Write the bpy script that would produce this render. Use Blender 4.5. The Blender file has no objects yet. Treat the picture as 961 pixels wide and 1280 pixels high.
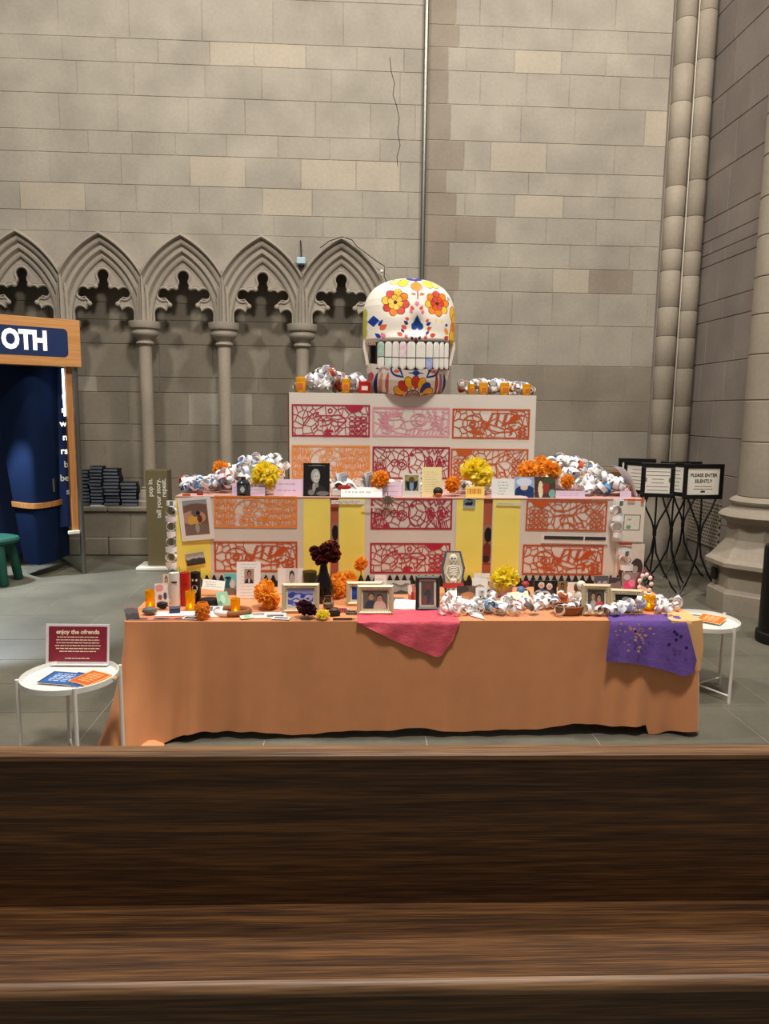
import bpy, bmesh, math, random
import numpy as np
from mathutils import Vector, Matrix, Euler, geometry
random.seed(7); rng = np.random.default_rng(7)
sc = bpy.context.scene
C = sc.collection
R = math.radians
PI = math.pi

# ------------------------------------------------------------------ camera
F, W, H = 910.0, 961, 1280
YAW, PITCH, ROLL, CH = R(2.93), R(7.87), R(.69), 2.0
fw = Vector((math.sin(YAW)*math.cos(PITCH), math.cos(YAW)*math.cos(PITCH), -math.sin(PITCH)))
r0 = Vector((math.cos(YAW), -math.sin(YAW), 0)); u0 = r0.cross(fw)
RT = r0*math.cos(ROLL)+u0*math.sin(ROLL); UP = -r0*math.sin(ROLL)+u0*math.cos(ROLL)
cam = bpy.data.cameras.new('camera'); camo = bpy.data.objects.new('camera', cam); C.objects.link(camo)
m = Matrix((RT, UP, -fw)).transposed().to_4x4(); m.translation = (0, 0, CH)
camo.matrix_world = m
cam.sensor_fit = 'VERTICAL'; cam.sensor_height = 36; cam.lens = F/H*36; cam.clip_start = .05
sc.camera = camo

# ------------------------------------------------------------------ world and lamps
sc.view_settings.view_transform = 'Standard'; sc.view_settings.look = 'None'
sc.view_settings.gamma = 1; sc.view_settings.use_curve_mapping = False
sc.view_settings.exposure = 0.0
wd = bpy.data.worlds.new('church_air'); sc.world = wd; wd.use_nodes = True
bg = wd.node_tree.nodes['Background']; bg.inputs[0].default_value = (1, .94, .87, 1); bg.inputs[1].default_value = .17

def lamp(name, loc, target, size, power, col=(1, .9, .76)):
    d = bpy.data.lights.new(name, 'AREA'); d.shape = 'DISK'; d.size = size; d.energy = power; d.color = col
    o = bpy.data.objects.new(name, d); C.objects.link(o); o.location = loc
    o.rotation_euler = (Vector(target)-Vector(loc)).to_track_quat('-Z', 'Y').to_euler()
    return o
lamp('ceiling_lamp_left', (-3.4, 4.7, 10.2), (-1.0, 8.2, 1.6), .8, 440, (1, .935, .85))
lamp('ceiling_lamp_right', (4.0, 4.6, 10.2), (1.6, 8.2, 1.8), .8, 490, (1, .935, .85))
lamp('ceiling_lamp_nave', (.6, 1.2, 9.8), (.5, 4.8, .8), 1.2, 640, (1, .935, .85))

# ------------------------------------------------------------------ helpers
def ray(px, py): return fw+RT*((px-W/2)/F)-UP*((py-H/2)/F)
def ony(px, py, Y): d = ray(px, py); return Vector((0, 0, CH))+d*(Y/d.y)
def onz(px, py, z): d = ray(px, py); return Vector((0, 0, CH))+d*((z-CH)/d.z)
def onx(px, py, X): d = ray(px, py); return Vector((0, 0, CH))+d*(X/d.x)

def lin(c):
    if isinstance(c, str): c = tuple(int(c[i:i+2], 16) for i in (0, 2, 4))
    c = tuple(x/255 for x in c)
    return tuple(x/12.92 if x <= .04045 else ((x+.055)/1.055)**2.4 for x in c)

def tag(o, label=None, cat=None, group=None, kind=None):
    if label: o['label'] = label
    if cat: o['category'] = cat
    if group: o['group'] = group
    if kind: o['kind'] = kind
    return o
def thing(name, label, cat, loc=(0, 0, 0), rz=0, group=None, rx=0, ry=0):
    o = bpy.data.objects.new(name, None); C.objects.link(o); o.location = loc; o.rotation_euler = (rx, ry, rz)
    o.empty_display_size = .05
    return tag(o, label, cat, group)
def link(name, me, parent=None, loc=(0, 0, 0), rot=(0, 0, 0), scale=(1, 1, 1)):
    o = bpy.data.objects.new(name, me); C.objects.link(o); o.parent = parent
    o.location = loc; o.rotation_euler = rot; o.scale = scale
    return o

class MB:
    def __init__(s): s.v = []; s.f = []; s.c = []
    def add(s, vs, fs, col=None):
        n = len(s.v); s.v += [tuple(p) for p in vs]; s.f += [tuple(i+n for i in f) for f in fs]
        if col is not None: s.c += [col]*len(vs)
        return s
    def box(s, x0, x1, y0, y1, z0, z1, col=None):
        return s.add([(x0, y0, z0), (x1, y0, z0), (x1, y1, z0), (x0, y1, z0), (x0, y0, z1), (x1, y0, z1), (x1, y1, z1), (x0, y1, z1)],
                     [(0, 3, 2, 1), (4, 5, 6, 7), (0, 1, 5, 4), (1, 2, 6, 5), (2, 3, 7, 6), (3, 0, 4, 7)], col)
    def cbox(s, x0, x1, y0, y1, z0, z1, c=.004, col=None):   # box with every edge chamfered
        bm = bmesh.new(); bmesh.ops.create_cube(bm, size=1)
        for v in bm.verts: v.co = ((x0+x1)/2+v.co.x*(x1-x0), (y0+y1)/2+v.co.y*(y1-y0), (z0+z1)/2+v.co.z*(z1-z0))
        c = min(c, (x1-x0)*.45, (y1-y0)*.45, (z1-z0)*.45)
        bmesh.ops.bevel(bm, geom=list(bm.edges), offset=c, segments=1, affect='EDGES')
        bm.verts.index_update(); s.add([v.co[:] for v in bm.verts], [[v.index for v in f.verts] for f in bm.faces], col); bm.free()
        return s
    def lathe(s, prof, n=24, cx=0, cy=0, a0=0, cap=True, col=None, sx=1, sy=1):
        vs = []; fs = []
        for r, z in prof:
            for k in range(n):
                a = a0+2*PI*k/n; vs.append((cx+r*sx*math.cos(a), cy+r*sy*math.sin(a), z))
        for i in range(len(prof)-1):
            for k in range(n):
                k2 = (k+1) % n; fs.append((i*n+k, i*n+k2, (i+1)*n+k2, (i+1)*n+k))
        if cap:
            if prof[0][0] > 1e-5: fs.append(tuple(reversed(range(n))))
            if prof[-1][0] > 1e-5: fs.append(tuple(range((len(prof)-1)*n, len(prof)*n)))
        return s.add(vs, fs, col)
    def tube(s, pts, r, n=8, col=None, closed=False):
        pts = [Vector(p) for p in pts]; L = len(pts); vs = []; fs = []
        rr = r if isinstance(r, (list, tuple)) else [r]*L
        up = Vector((0, 0, 1)); prev = None
        for i, p in enumerate(pts):
            if closed: t = pts[(i+1) % L]-pts[i-1]
            else: t = pts[min(i+1, L-1)]-pts[max(i-1, 0)]
            t.normalize()
            if prev is None:
                a = t.cross(up)
                if a.length < .05: a = t.cross(Vector((1, 0, 0)))
            else: a = prev-t*prev.dot(t)
            a.normalize(); prev = a; b = t.cross(a)
            for k in range(n):
                an = 2*PI*k/n; vs.append(p+(a*math.cos(an)+b*math.sin(an))*rr[i])
        for i in range(L if closed else L-1):
            j = (i+1) % L
            for k in range(n):
                k2 = (k+1) % n; fs.append((i*n+k, i*n+k2, j*n+k2, j*n+k))
        if not closed: fs += [tuple(reversed(range(n))), tuple(range((L-1)*n, L*n))]
        return s.add(vs, fs, col)
    def sphere(s, c, r, n=10, m=6, sx=1, sy=1, sz=1, col=None):
        vs = []; fs = []
        for i in range(m+1):
            t = PI*i/m
            for k in range(n):
                a = 2*PI*k/n; vs.append((c[0]+r*sx*math.sin(t)*math.cos(a), c[1]+r*sy*math.sin(t)*math.sin(a), c[2]-r*sz*math.cos(t)))
        for i in range(m):
            for k in range(n): k2 = (k+1) % n; fs.append((i*n+k, i*n+k2, (i+1)*n+k2, (i+1)*n+k))
        return s.add(vs, fs, col)
    def prism(s, poly, y0, y1, col=None):      # polygon in x,z extruded along y
        n = len(poly); tris = geometry.tessellate_polygon([[Vector((p[0], p[1], 0)) for p in poly]])
        vs = [(p[0], y0, p[1]) for p in poly]+[(p[0], y1, p[1]) for p in poly]; fs = []
        for a, b, c in tris:
            fs += [(a, b, c), (c+n, b+n, a+n)]
        fs += [(i, (i+1) % n, (i+1) % n+n, i+n) for i in range(n)]
        return s.add(vs, fs, col)
    def mesh(s, name, mat, smooth=False):
        me = bpy.data.meshes.new(name); me.from_pydata(s.v, [], s.f)
        if s.c and len(s.c) == len(s.v):
            at = me.color_attributes.new('Col', 'FLOAT_COLOR', 'POINT')
            at.data.foreach_set('color', np.array([(c[0], c[1], c[2], 1) for c in s.c], dtype=np.float32).ravel())
        bm = bmesh.new(); bm.from_mesh(me); bmesh.ops.remove_doubles(bm, verts=bm.verts, dist=1e-6) if not s.c else None
        bmesh.ops.recalc_face_normals(bm, faces=bm.faces); bm.to_mesh(me); bm.free()
        if mat: me.materials.append(mat)
        if smooth:
            me.polygons.foreach_set('use_smooth', [True]*len(me.polygons))
            try: me.set_sharp_from_angle(angle=R(40))
            except Exception: pass
        return me
    def build(s, name, mat, parent=None, smooth=False, loc=(0, 0, 0), rot=(0, 0, 0)):
        return link(name, s.mesh(name, mat, smooth), parent, loc, rot)

# ------------------------------------------------------------------ materials
def nodes(name):
    m = bpy.data.materials.new(name); m.use_nodes = True; nt = m.node_tree
    return m, nt, nt.nodes['Principled BSDF']
def mat(name, col, rough=.6, metal=0, var=0., scale=6, stretch=(1, 1, 1), bump=0., rand=0., trans=0, ior=1.45, emit=0, coords='Object', spec=.5, sheen=0, detail=4, col2=None):
    m, nt, b = nodes(name); N = nt.nodes.new; L = nt.links.new
    c = lin(col); b.inputs['Base Color'].default_value = (*c, 1); b.inputs['Roughness'].default_value = rough
    b.inputs['Metallic'].default_value = metal; b.inputs['IOR'].default_value = ior; b.inputs['Specular IOR Level'].default_value = spec
    if trans: b.inputs['Transmission Weight'].default_value = trans
    if emit: b.inputs['Emission Color'].default_value = (*c, 1); b.inputs['Emission Strength'].default_value = emit
    if sheen: b.inputs['Sheen Weight'].default_value = sheen
    if var or bump or col2:
        if coords == 'World': tc = N('ShaderNodeNewGeometry').outputs['Position']
        else: tc = N('ShaderNodeTexCoord').outputs[coords]
        mp = N('ShaderNodeMapping'); mp.inputs['Scale'].default_value = stretch; L(tc, mp.inputs[0])
        nz = N('ShaderNodeTexNoise'); nz.inputs['Scale'].default_value = scale; nz.inputs['Detail'].default_value = detail; L(mp.outputs[0], nz.inputs[0])
        nz.inputs['Roughness'].default_value = .6
        rp = N('ShaderNodeValToRGB'); L(nz.outputs['Fac'], rp.inputs[0])
        rp.color_ramp.elements[0].position = .3; rp.color_ramp.elements[1].position = .7
        c2 = lin(col2) if col2 else c
        rp.color_ramp.elements[0].color = (*[x*(1-var) for x in c], 1); rp.color_ramp.elements[1].color = (*[min(1, x*(1+var)) for x in c2], 1)
        out = rp.outputs[0]
        if rand:
            oi = N('ShaderNodeObjectInfo'); mr = N('ShaderNodeMapRange'); L(oi.outputs['Random'], mr.inputs[0])
            mr.inputs[3].default_value = 1-rand; mr.inputs[4].default_value = 1+rand
            hs = N('ShaderNodeHueSaturation'); L(out, hs.inputs['Color']); L(mr.outputs[0], hs.inputs['Value']); out = hs.outputs[0]
        L(out, b.inputs['Base Color'])
        if bump:
            bp = N('ShaderNodeBump'); bp.inputs['Strength'].default_value = bump; bp.inputs['Distance'].default_value = .01
            L(nz.outputs['Fac'], bp.inputs['Height']); L(bp.outputs[0], b.inputs['Normal'])
    return m
def vmat(name, rough=.6, trans=0, sheen=0):
    m, nt, b = nodes(name); a = nt.nodes.new('ShaderNodeAttribute'); a.attribute_name = 'Col'
    nt.links.new(a.outputs['Color'], b.inputs['Base Color']); b.inputs['Roughness'].default_value = rough
    b.inputs['Specular IOR Level'].default_value = .3
    if sheen: b.inputs['Sheen Weight'].default_value = sheen
    return m

def stone_mat(name, c1, c2, rand=.06, bump=.25):
    m, nt, b = nodes(name); N = nt.nodes.new; L = nt.links.new
    pos = N('ShaderNodeNewGeometry').outputs['Position']
    n1 = N('ShaderNodeTexNoise'); n1.inputs['Scale'].default_value = 1.6; n1.inputs['Detail'].default_value = 6; L(pos, n1.inputs[0])
    n2 = N('ShaderNodeTexNoise'); n2.inputs['Scale'].default_value = 26; n2.inputs['Detail'].default_value = 5; L(pos, n2.inputs[0])
    rp = N('ShaderNodeValToRGB'); L(n1.outputs['Fac'], rp.inputs[0])
    rp.color_ramp.elements[0].position = .32; rp.color_ramp.elements[1].position = .68
    rp.color_ramp.elements[0].color = (*lin(c1), 1); rp.color_ramp.elements[1].color = (*lin(c2), 1)
    mr2 = N('ShaderNodeMapRange'); L(n2.outputs['Fac'], mr2.inputs[0]); mr2.inputs[1].default_value = .25; mr2.inputs[2].default_value = .75
    mr2.inputs[3].default_value = .93; mr2.inputs[4].default_value = 1.07
    oi = N('ShaderNodeObjectInfo'); mr = N('ShaderNodeMapRange'); L(oi.outputs['Random'], mr.inputs[0])
    mr.inputs[3].default_value = 1-rand; mr.inputs[4].default_value = 1+rand
    mu = N('ShaderNodeMath'); mu.operation = 'MULTIPLY'; L(mr.outputs[0], mu.inputs[0]); L(mr2.outputs[0], mu.inputs[1])
    hs = N('ShaderNodeHueSaturation'); L(rp.outputs[0], hs.inputs['Color']); L(mu.outputs[0], hs.inputs['Value'])
    L(hs.outputs[0], b.inputs['Base Color'])
    bp = N('ShaderNodeBump'); bp.inputs['Strength'].default_value = bump; bp.inputs['Distance'].default_value = .006
    L(n2.outputs['Fac'], bp.inputs['Height']); L(bp.outputs[0], b.inputs['Normal'])
    b.inputs['Roughness'].default_value = .72; b.inputs['Specular IOR Level'].default_value = .35
    return m
def wood_mat(name, c1, c2, c3, axis=0, rough=.4, s=1.0):
    m, nt, b = nodes(name); N = nt.nodes.new; L = nt.links.new
    tc = N('ShaderNodeTexCoord').outputs['Object']; mp = N('ShaderNodeMapping'); L(tc, mp.inputs[0])
    sc_ = [20*s, 20*s, 20*s]; sc_[axis] = .55*s; mp.inputs['Scale'].default_value = sc_
    n1 = N('ShaderNodeTexNoise'); n1.inputs['Scale'].default_value = 1.3; n1.inputs['Detail'].default_value = 7; n1.inputs['Distortion'].default_value = .9; L(mp.outputs[0], n1.inputs[0])
    mp2 = N('ShaderNodeMapping'); L(tc, mp2.inputs[0]); s2 = [90*s, 90*s, 90*s]; s2[axis] = 2.2*s; mp2.inputs['Scale'].default_value = s2
    n2 = N('ShaderNodeTexNoise'); n2.inputs['Scale'].default_value = 1.5; n2.inputs['Detail'].default_value = 3; L(mp2.outputs[0], n2.inputs[0])
    mx = N('ShaderNodeMath'); mx.operation = 'MULTIPLY_ADD'; L(n2.outputs['Fac'], mx.inputs[0]); mx.inputs[1].default_value = .5
    ad = N('ShaderNodeMath'); ad.operation = 'MULTIPLY'; L(n1.outputs['Fac'], ad.inputs[0]); ad.inputs[1].default_value = .62; L(ad.outputs[0], mx.inputs[2])
    rp = N('ShaderNodeValToRGB'); L(mx.outputs[0], rp.inputs[0]); e = rp.color_ramp.elements
    e[0].position = .38; e[0].color = (*lin(c1), 1); e[1].position = .72; e[1].color = (*lin(c3), 1); k = e.new(.54); k.color = (*lin(c2), 1)
    L(rp.outputs[0], b.inputs['Base Color']); b.inputs['Roughness'].default_value = rough
    bp = N('ShaderNodeBump'); bp.inputs['Strength'].default_value = .25; bp.inputs['Distance'].default_value = .003; L(n2.outputs['Fac'], bp.inputs['Height']); L(bp.outputs[0], b.inputs['Normal'])
    return m

M = {}
M['stone'] = stone_mat('wall_stone', (142, 135, 123), (162, 154, 140), .045)
M['stone_pale'] = stone_mat('wall_stone_pale', (160, 150, 134), (172, 161, 144), .02)
M['stone_dark'] = stone_mat('wall_stone_dark', (126, 115, 101), (142, 131, 116), .04)
M['stone_arch'] = stone_mat('arcade_stone', (146, 137, 124), (162, 152, 138), .02, .15)
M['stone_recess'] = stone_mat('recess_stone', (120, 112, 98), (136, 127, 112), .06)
M['stone_right'] = stone_mat('side_wall_stone', (130, 121, 114), (146, 136, 128), .07)
M['stone_shaft'] = stone_mat('shaft_stone', (144, 134, 119), (162, 151, 135), .05, .15)
M['mortar'] = stone_mat('mortar', (122, 113, 99), (176, 167, 151), .0)
M['mortar_light'] = mat('mortar_white', (214, 206, 190), .8)
M['slate'] = stone_mat('slate', (96, 94, 83), (118, 114, 100), .08, .12)
M['slate'].node_tree.nodes['Principled BSDF'].inputs['Roughness'].default_value = .42
M['grout'] = mat('grout', (172, 164, 144), .8, var=.1, coords='World')
M['pew'] = wood_mat('pew_oak', (38, 22, 10), (76, 48, 24), (120, 80, 42), 0, .42, 1.7)
M['pew_edge'] = wood_mat('pew_oak_edge', (60, 40, 24), (112, 80, 52), (150, 114, 78), 0, .45, 1.3)
M['oak'] = wood_mat('light_oak', (176, 118, 62), (196, 138, 78), (210, 154, 92), 0, .5)
M['oakv'] = wood_mat('light_oak_upright', (150, 98, 50), (172, 116, 62), (190, 132, 76), 2, .5)
M['navy'] = mat('navy_felt', (2, 22, 54), .85, var=.08, scale=40, spec=.2)
M['blue'] = mat('booth_blue', (6, 36, 86), .7, var=.06, scale=10)
M['letter'] = mat('lit_letter', (255, 246, 226), .5, emit=1.4)
M['boothlight'] = mat('booth_light_strip', (190, 225, 255), .5, emit=5)
M['white_print'] = mat('white_lettering', (235, 232, 222), .6)
M['steel'] = mat('brushed_post', (122, 120, 114), .35, metal=.8)
M['glass'] = mat('clear_glass', (235, 245, 245), .03, trans=1, ior=1.08)
M['jar'] = mat('jar_glass', (250, 250, 248), .04, trans=1, ior=1.3)
M['stool'] = mat('green_stool', (8, 70, 56), .6, var=.08)
M['olive'] = mat('olive_board', (106, 95, 66), .6, var=.04)
M['off'] = mat('off_white', (226, 220, 206), .5)
M['white'] = mat('white_metal', (236, 234, 228), .35)
M['black'] = mat('black_iron', (14, 13, 13), .4)
M['blackm'] = mat('black_matte', (18, 17, 18), .6)
M['book'] = mat('black_book', (9, 9, 11), .45, var=.1)
M['pages'] = mat('book_page_edge', (96, 102, 114), .7)
M['cloth'] = mat('orange_satin', (226, 152, 102), .45, var=.05, scale=4, sheen=.2, bump=.25)
M['peach'] = mat('peach_tissue', (246, 190, 130), .6, var=.05)
M['pink'] = mat('pink_tissue', (226, 92, 108), .5, var=.12, scale=14, bump=.9)
M['purple'] = mat('purple_tissue', (110, 80, 158), .5, var=.12, scale=9, bump=.8)
M['purple_hole'] = mat('tablecloth_through_cutouts', (226, 168, 136), .6)
M['purple_dot'] = mat('dark_purple_disc', (60, 30, 104), .6)
M['board'] = mat('white_board', (226, 218, 207), .6, var=.015)
M['terra'] = mat('terracotta_paper', (186, 98, 72), .7, var=.04)
M['topsheet'] = mat('dusty_rose_paper', (196, 150, 138), .7, var=.04)
M['brown_box'] = mat('brown_box', (110, 74, 44), .7, var=.1)
M['yellow'] = mat('yellow_paper', (250, 234, 112), .6, var=.03, scale=4)
M['print'] = vmat('printed_paper', .75)
M['petal'] = vmat('tissue_petal', .65)
_nt = M['petal'].node_tree; _tr = _nt.nodes.new('ShaderNodeBsdfTranslucent'); _mx = _nt.nodes.new('ShaderNodeMixShader'); _mx.inputs[0].default_value = .42
_at = [n for n in _nt.nodes if n.type == 'ATTRIBUTE'][0]; _nt.links.new(_at.outputs['Color'], _tr.inputs['Color'])
_nt.links.new(_nt.nodes['Principled BSDF'].outputs[0], _mx.inputs[1]); _nt.links.new(_tr.outputs[0], _mx.inputs[2]); _nt.links.new(_mx.outputs[0], _nt.nodes['Material Output'].inputs['Surface'])
M['paint'] = vmat('painted_papier_mache', .45)
M['skull_white'] = mat('papier_mache', (238, 228, 212), .55, var=.04, scale=12, bump=.15)
M['tooth'] = mat('tooth_white', (238, 234, 226), .4, var=.03)
M['tooth_gap'] = mat('tooth_outline', (40, 36, 34), .6)
M['gold'] = mat('champagne_frame', (204, 184, 148), .4, metal=.15, var=.06)
M['goldbead'] = mat('champagne_bead', (214, 198, 164), .35, metal=.3)
M['dframe'] = mat('dark_green_frame', (40, 46, 40), .4)
M['matb'] = mat('cream_mount', (226, 216, 198), .7)
M['wax_w'] = mat('white_wax', (238, 232, 220), .35)
M['wax_r'] = mat('red_wax', (196, 34, 24), .3)
M['wax_b'] = mat('black_wax', (26, 24, 24), .3)
M['amber'] = mat('amber_glass', (255, 196, 20), .2, trans=.5, ior=1.15)
M['orangeglass'] = mat('orange_pressed_glass', (244, 138, 40), .2, trans=.25, ior=1.3)
M['flame'] = mat('tealight_flame', (255, 220, 80), .5, emit=14)
M['vase'] = mat('black_glaze', (22, 17, 17), .15)
M['smoke'] = mat('smoked_glass', (120, 118, 90), .06, trans=.8, ior=1.2)
M['stem'] = mat('green_stem', (86, 100, 48), .7)
M['dry'] = mat('dried_leaf', (120, 112, 98), .8, var=.2, scale=30)
M['wicker'] = mat('wicker', (146, 96, 58), .6, var=.25, scale=60, stretch=(1, 1, 3))
M['terrapot'] = mat('terracotta_pot', (206, 112, 62), .7)
M['env'] = mat('cream_envelope', (240, 232, 206), .6)
M['paper'] = mat('white_paper', (240, 238, 234), .6)
M['lav'] = mat('lavender_paper', (222, 196, 220), .6, var=.02)
M['green_paper'] = mat('green_paper', (140, 180, 146), .6, var=.15, scale=20)
M['pebble'] = mat('grey_pebble', (104, 106, 104), .5, var=.2, scale=25)
M['lace'] = mat('white_lace', (246, 244, 246), .7, var=.08, scale=80)
M['ink'] = mat('dark_ink', (52, 46, 44), .6)
M['pencil'] = mat('pencil_line', (120, 112, 104), .7)
M['orange_tape'] = mat('orange_tape', (222, 106, 50), .5)
M['red_tape'] = mat('red_tape', (190, 52, 40), .5)
M['bluebox'] = mat('blue_white_plastic', (170, 196, 210), .4)
M['sepia'] = mat('warm_lettering', (248, 226, 196), .6)
M['burg'] = mat('burgundy_print', (142, 44, 60), .32, var=.02)
M['acry'] = mat('acrylic', (238, 236, 236), .12)
M['shadow_black'] = mat('dark_opening', (24, 20, 18), .9)

# ------------------------------------------------------------------ print painters (u right, v up, numpy arrays -> rgb)
def A3(u, c): return np.ones(u.shape+(3,))*np.array(lin(c))
def put(img, mask, c): img[mask] = np.array(lin(c))
def ell(u, v, cx, cy, rx, ry): return ((u-cx)/rx)**2+((v-cy)/ry)**2 < 1
def noise(u, v, seed, k=6):
    g = np.random.default_rng(seed); s = np.zeros(u.shape)
    for i in range(k):
        fx, fy = g.uniform(-9, 9, 2); s += np.sin(fx*u*2+fy*v*2+g.uniform(0, 6))
    return s/k
def portrait(bgc=(120, 112, 100), skin=(198, 160, 130), hair=(40, 32, 28), cloth=(40, 42, 52), shirt=(225, 222, 216), box=None, cx=.5, s=1., bgv=.1):
    def f(u, v):
        img = A3(u, bgc)*(1+bgv*noise(u, v, 3)[..., None]); U = (u-cx)/s+.5; V = v/s if s > 1 else v
        put(img, ell(U, V, .5, -.02, .46, .40), cloth); put(img, ell(U, V, .5, .3, .10, .14), skin)
        put(img, (abs(U-.5) < .08*(1.0-(.34-V)*2)) & (V < .34) & (V > .04), shirt)
        put(img, ell(U, V, .5, .66, .22, .26), hair); put(img, ell(U, V, .5, .58, .165, .22), skin)
        put(img, ell(U, V, .44, .6, .03, .02) | ell(U, V, .56, .6, .03, .02), (60, 45, 40)); put(img, ell(U, V, .5, .47, .06, .015), (140, 80, 74))
        return np.clip(img, 0, 1)
    return f
def couple(bgc=(90, 80, 70), c1=(45, 50, 60), c2=(190, 160, 140), skin=(196, 156, 128), h1=(60, 45, 35), h2=(40, 30, 26)):
    def f(u, v):
        img = A3(u, bgc)*(1+.2*noise(u, v, 5)[..., None])
        for cx, cl, hr, top in ((.33, c1, h1, .66), (.68, c2, h2, .58)):
            put(img, ell(u, v, cx, .0, .26, .48), cl); put(img, ell(u, v, cx, top+.04, .135, .2), hr); put(img, ell(u, v, cx, top-.02, .105, .17), skin)
            put(img, ell(u, v, cx-.04, top, .02, .018) | ell(u, v, cx+.04, top, .02, .018), (60, 45, 40))
        return np.clip(img, 0, 1)
    return f
def bands(cols, seed=1, amp=.1):
    def f(u, v):
        t = np.clip(v+amp*noise(u, v, seed), 0, .999)*len(cols); img = np.zeros(u.shape+(3,))
        for i, c in enumerate(cols): put(img, (t >= i) & (t < i+1), c)
        return np.clip(img*(1+.15*noise(u*3, v*3, seed+9)[..., None]), 0, 1)
    return f
def blobs(bgc, lst):
    def f(u, v):
        img = A3(u, bgc)*(1+.12*noise(u*2, v*2, 11)[..., None])
        for cx, cy, rx, ry, c in lst: put(img, ell(u, v, cx, cy, rx, ry), c)
        return np.clip(img, 0, 1)
    return f
def note(paper=(242, 240, 234), ink=(110, 106, 110), n=6, seed=1, m=.1, top=.88, bot=.12, th=.28, fill=.85):
    def f(u, v):
        img = A3(u, paper); g = np.random.default_rng(seed)
        for i in range(n):
            y = top-(top-bot)*(i+.5)/n; hh = (top-bot)/n*th*.5; e = m+(1-2*m)*g.uniform(fill-.2, 1)
            gap = np.sin(u*g.uniform(60, 90)+g.uniform(0, 6))+.6*np.sin(u*g.uniform(25, 40))
            put(img, (abs(v-y) < hh) & (u > m) & (u < e) & (gap > -.55), ink)
        return img
    return f
def framed(inner, x0, x1, y0, y1, base):
    def f(u, v):
        img = base(u, v) if callable(base) else A3(u, base)
        k = (u > x0) & (u < x1) & (v > y0) & (v < y1)
        im2 = inner(np.clip((u-x0)/(x1-x0), 0, 1), np.clip((v-y0)/(y1-y0), 0, 1)); img[k] = im2[k]
        return img
    return f
def solid(c): return lambda u, v: A3(u, c)

def sheet_mesh(name, w, h, paint, thick=.002, cell=.0035, bend=0., back=(232, 228, 220)):
    nx = max(6, min(90, int(w/cell))); ny = max(6, min(90, int(h/cell)))
    us, vs = np.meshgrid(np.linspace(0, 1, nx+1), np.linspace(0, 1, ny+1))
    col = paint(us, vs).reshape(-1, 3)
    X = (us-.5)*w; Y = bend*(4*(us-.5)**2)-bend; Z = vs*h
    mb = MB(); n = (nx+1)*(ny+1)
    P = np.stack([X, Y, Z], -1).reshape(-1, 3); mb.v = [tuple(p) for p in P]; mb.c = [tuple(c) for c in col]
    mb.f = [(j*(nx+1)+i, j*(nx+1)+i+1, (j+1)*(nx+1)+i+1, (j+1)*(nx+1)+i) for j in range(ny) for i in range(nx)]
    b = lin(back)      # back plate and edges
    ring = [i for i in range(nx+1)]+[(j+1)*(nx+1)-1 for j in range(1, ny+1)]+[ny*(nx+1)+i for i in range(nx-1, -1, -1)]+[j*(nx+1) for j in range(ny-1, 0, -1)]
    k = len(ring); base = len(mb.v)
    mb.v += [mb.v[i] for i in ring]; mb.c += [b]*k
    mb.v += [(mb.v[i][0], mb.v[i][1]+thick, mb.v[i][2]) for i in ring]; mb.c += [b]*k
    mb.f += [(base+i, base+(i+1) % k, base+k+(i+1) % k, base+k+i) for i in range(k)]
    mb.f.append(tuple(base+k+i for i in range(k)))
    me = bpy.data.meshes.new(name); me.from_pydata(mb.v, [], mb.f)
    at = me.color_attributes.new('Col', 'FLOAT_COLOR', 'POINT')
    at.data.foreach_set('color', np.array([(c[0], c[1], c[2], 1) for c in mb.c], dtype=np.float32).ravel())
    me.materials.append(M['print']); return me

TZ = .745; T2 = 1.392; T3 = 2.138
def std(x0, x1, y0, y1, z, Y=None):
    xc = (x0+x1)/2
    if Y is None: Y = onz(xc, y1, z).y
    p = ony(xc, y1, Y); w = (ony(x1, y1, Y)-ony(x0, y1, Y)).x; h = ony(xc, y0, Y).z-z
    return p.x, Y, w, h
def card(name, label, cat, box, paint, z=TZ, Y=None, tilt=8, rz=0, thick=.003, group=None, bend=0., z0=None, roll=0):
    X, Y, w, h = std(*box, z, Y)
    o = link(name, sheet_mesh(name, w, h, paint, thick, bend=bend), None, (X, Y, (z if z0 is None else z0)), (-R(tilt), R(roll), R(rz)))
    return tag(o, label, cat, group)
def flat(name, label, cat, px, py, w, d, paint, z=TZ, rz=0, thick=.002, group=None, lift=0, tilt=90, Y=None):
    p = onz(px, py, z)
    o = link(name, sheet_mesh(name, w, d, paint, thick), None, (p.x, p.y, z+thick+lift), (-R(tilt), 0, R(rz)))
    return tag(o, label, cat, group)

def text(s, size, loc, rot, m_, parent, name='lettering', align='CENTER', off=0., ext=.0008, sx=1.):
    cu = bpy.data.curves.new(name, 'FONT'); cu.body = s; cu.size = size; cu.align_x = align; cu.align_y = 'CENTER'
    cu.offset = off; cu.extrude = ext; cu.resolution_u = 3
    o = bpy.data.objects.new('tmp', cu); C.objects.link(o); dg = bpy.context.evaluated_depsgraph_get()
    me = bpy.data.meshes.new_from_object(o.evaluated_get(dg)); bpy.data.objects.remove(o); me.materials.clear(); me.materials.append(m_)
    me.name = name
    return link(name, me, parent, loc, rot, (sx, 1, 1))

# ================================================================== THE SETTING
YW = 10.08; YR = 10.55; XR = 4.74; ZTOP = 8.6
PIPEX = .978
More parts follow.
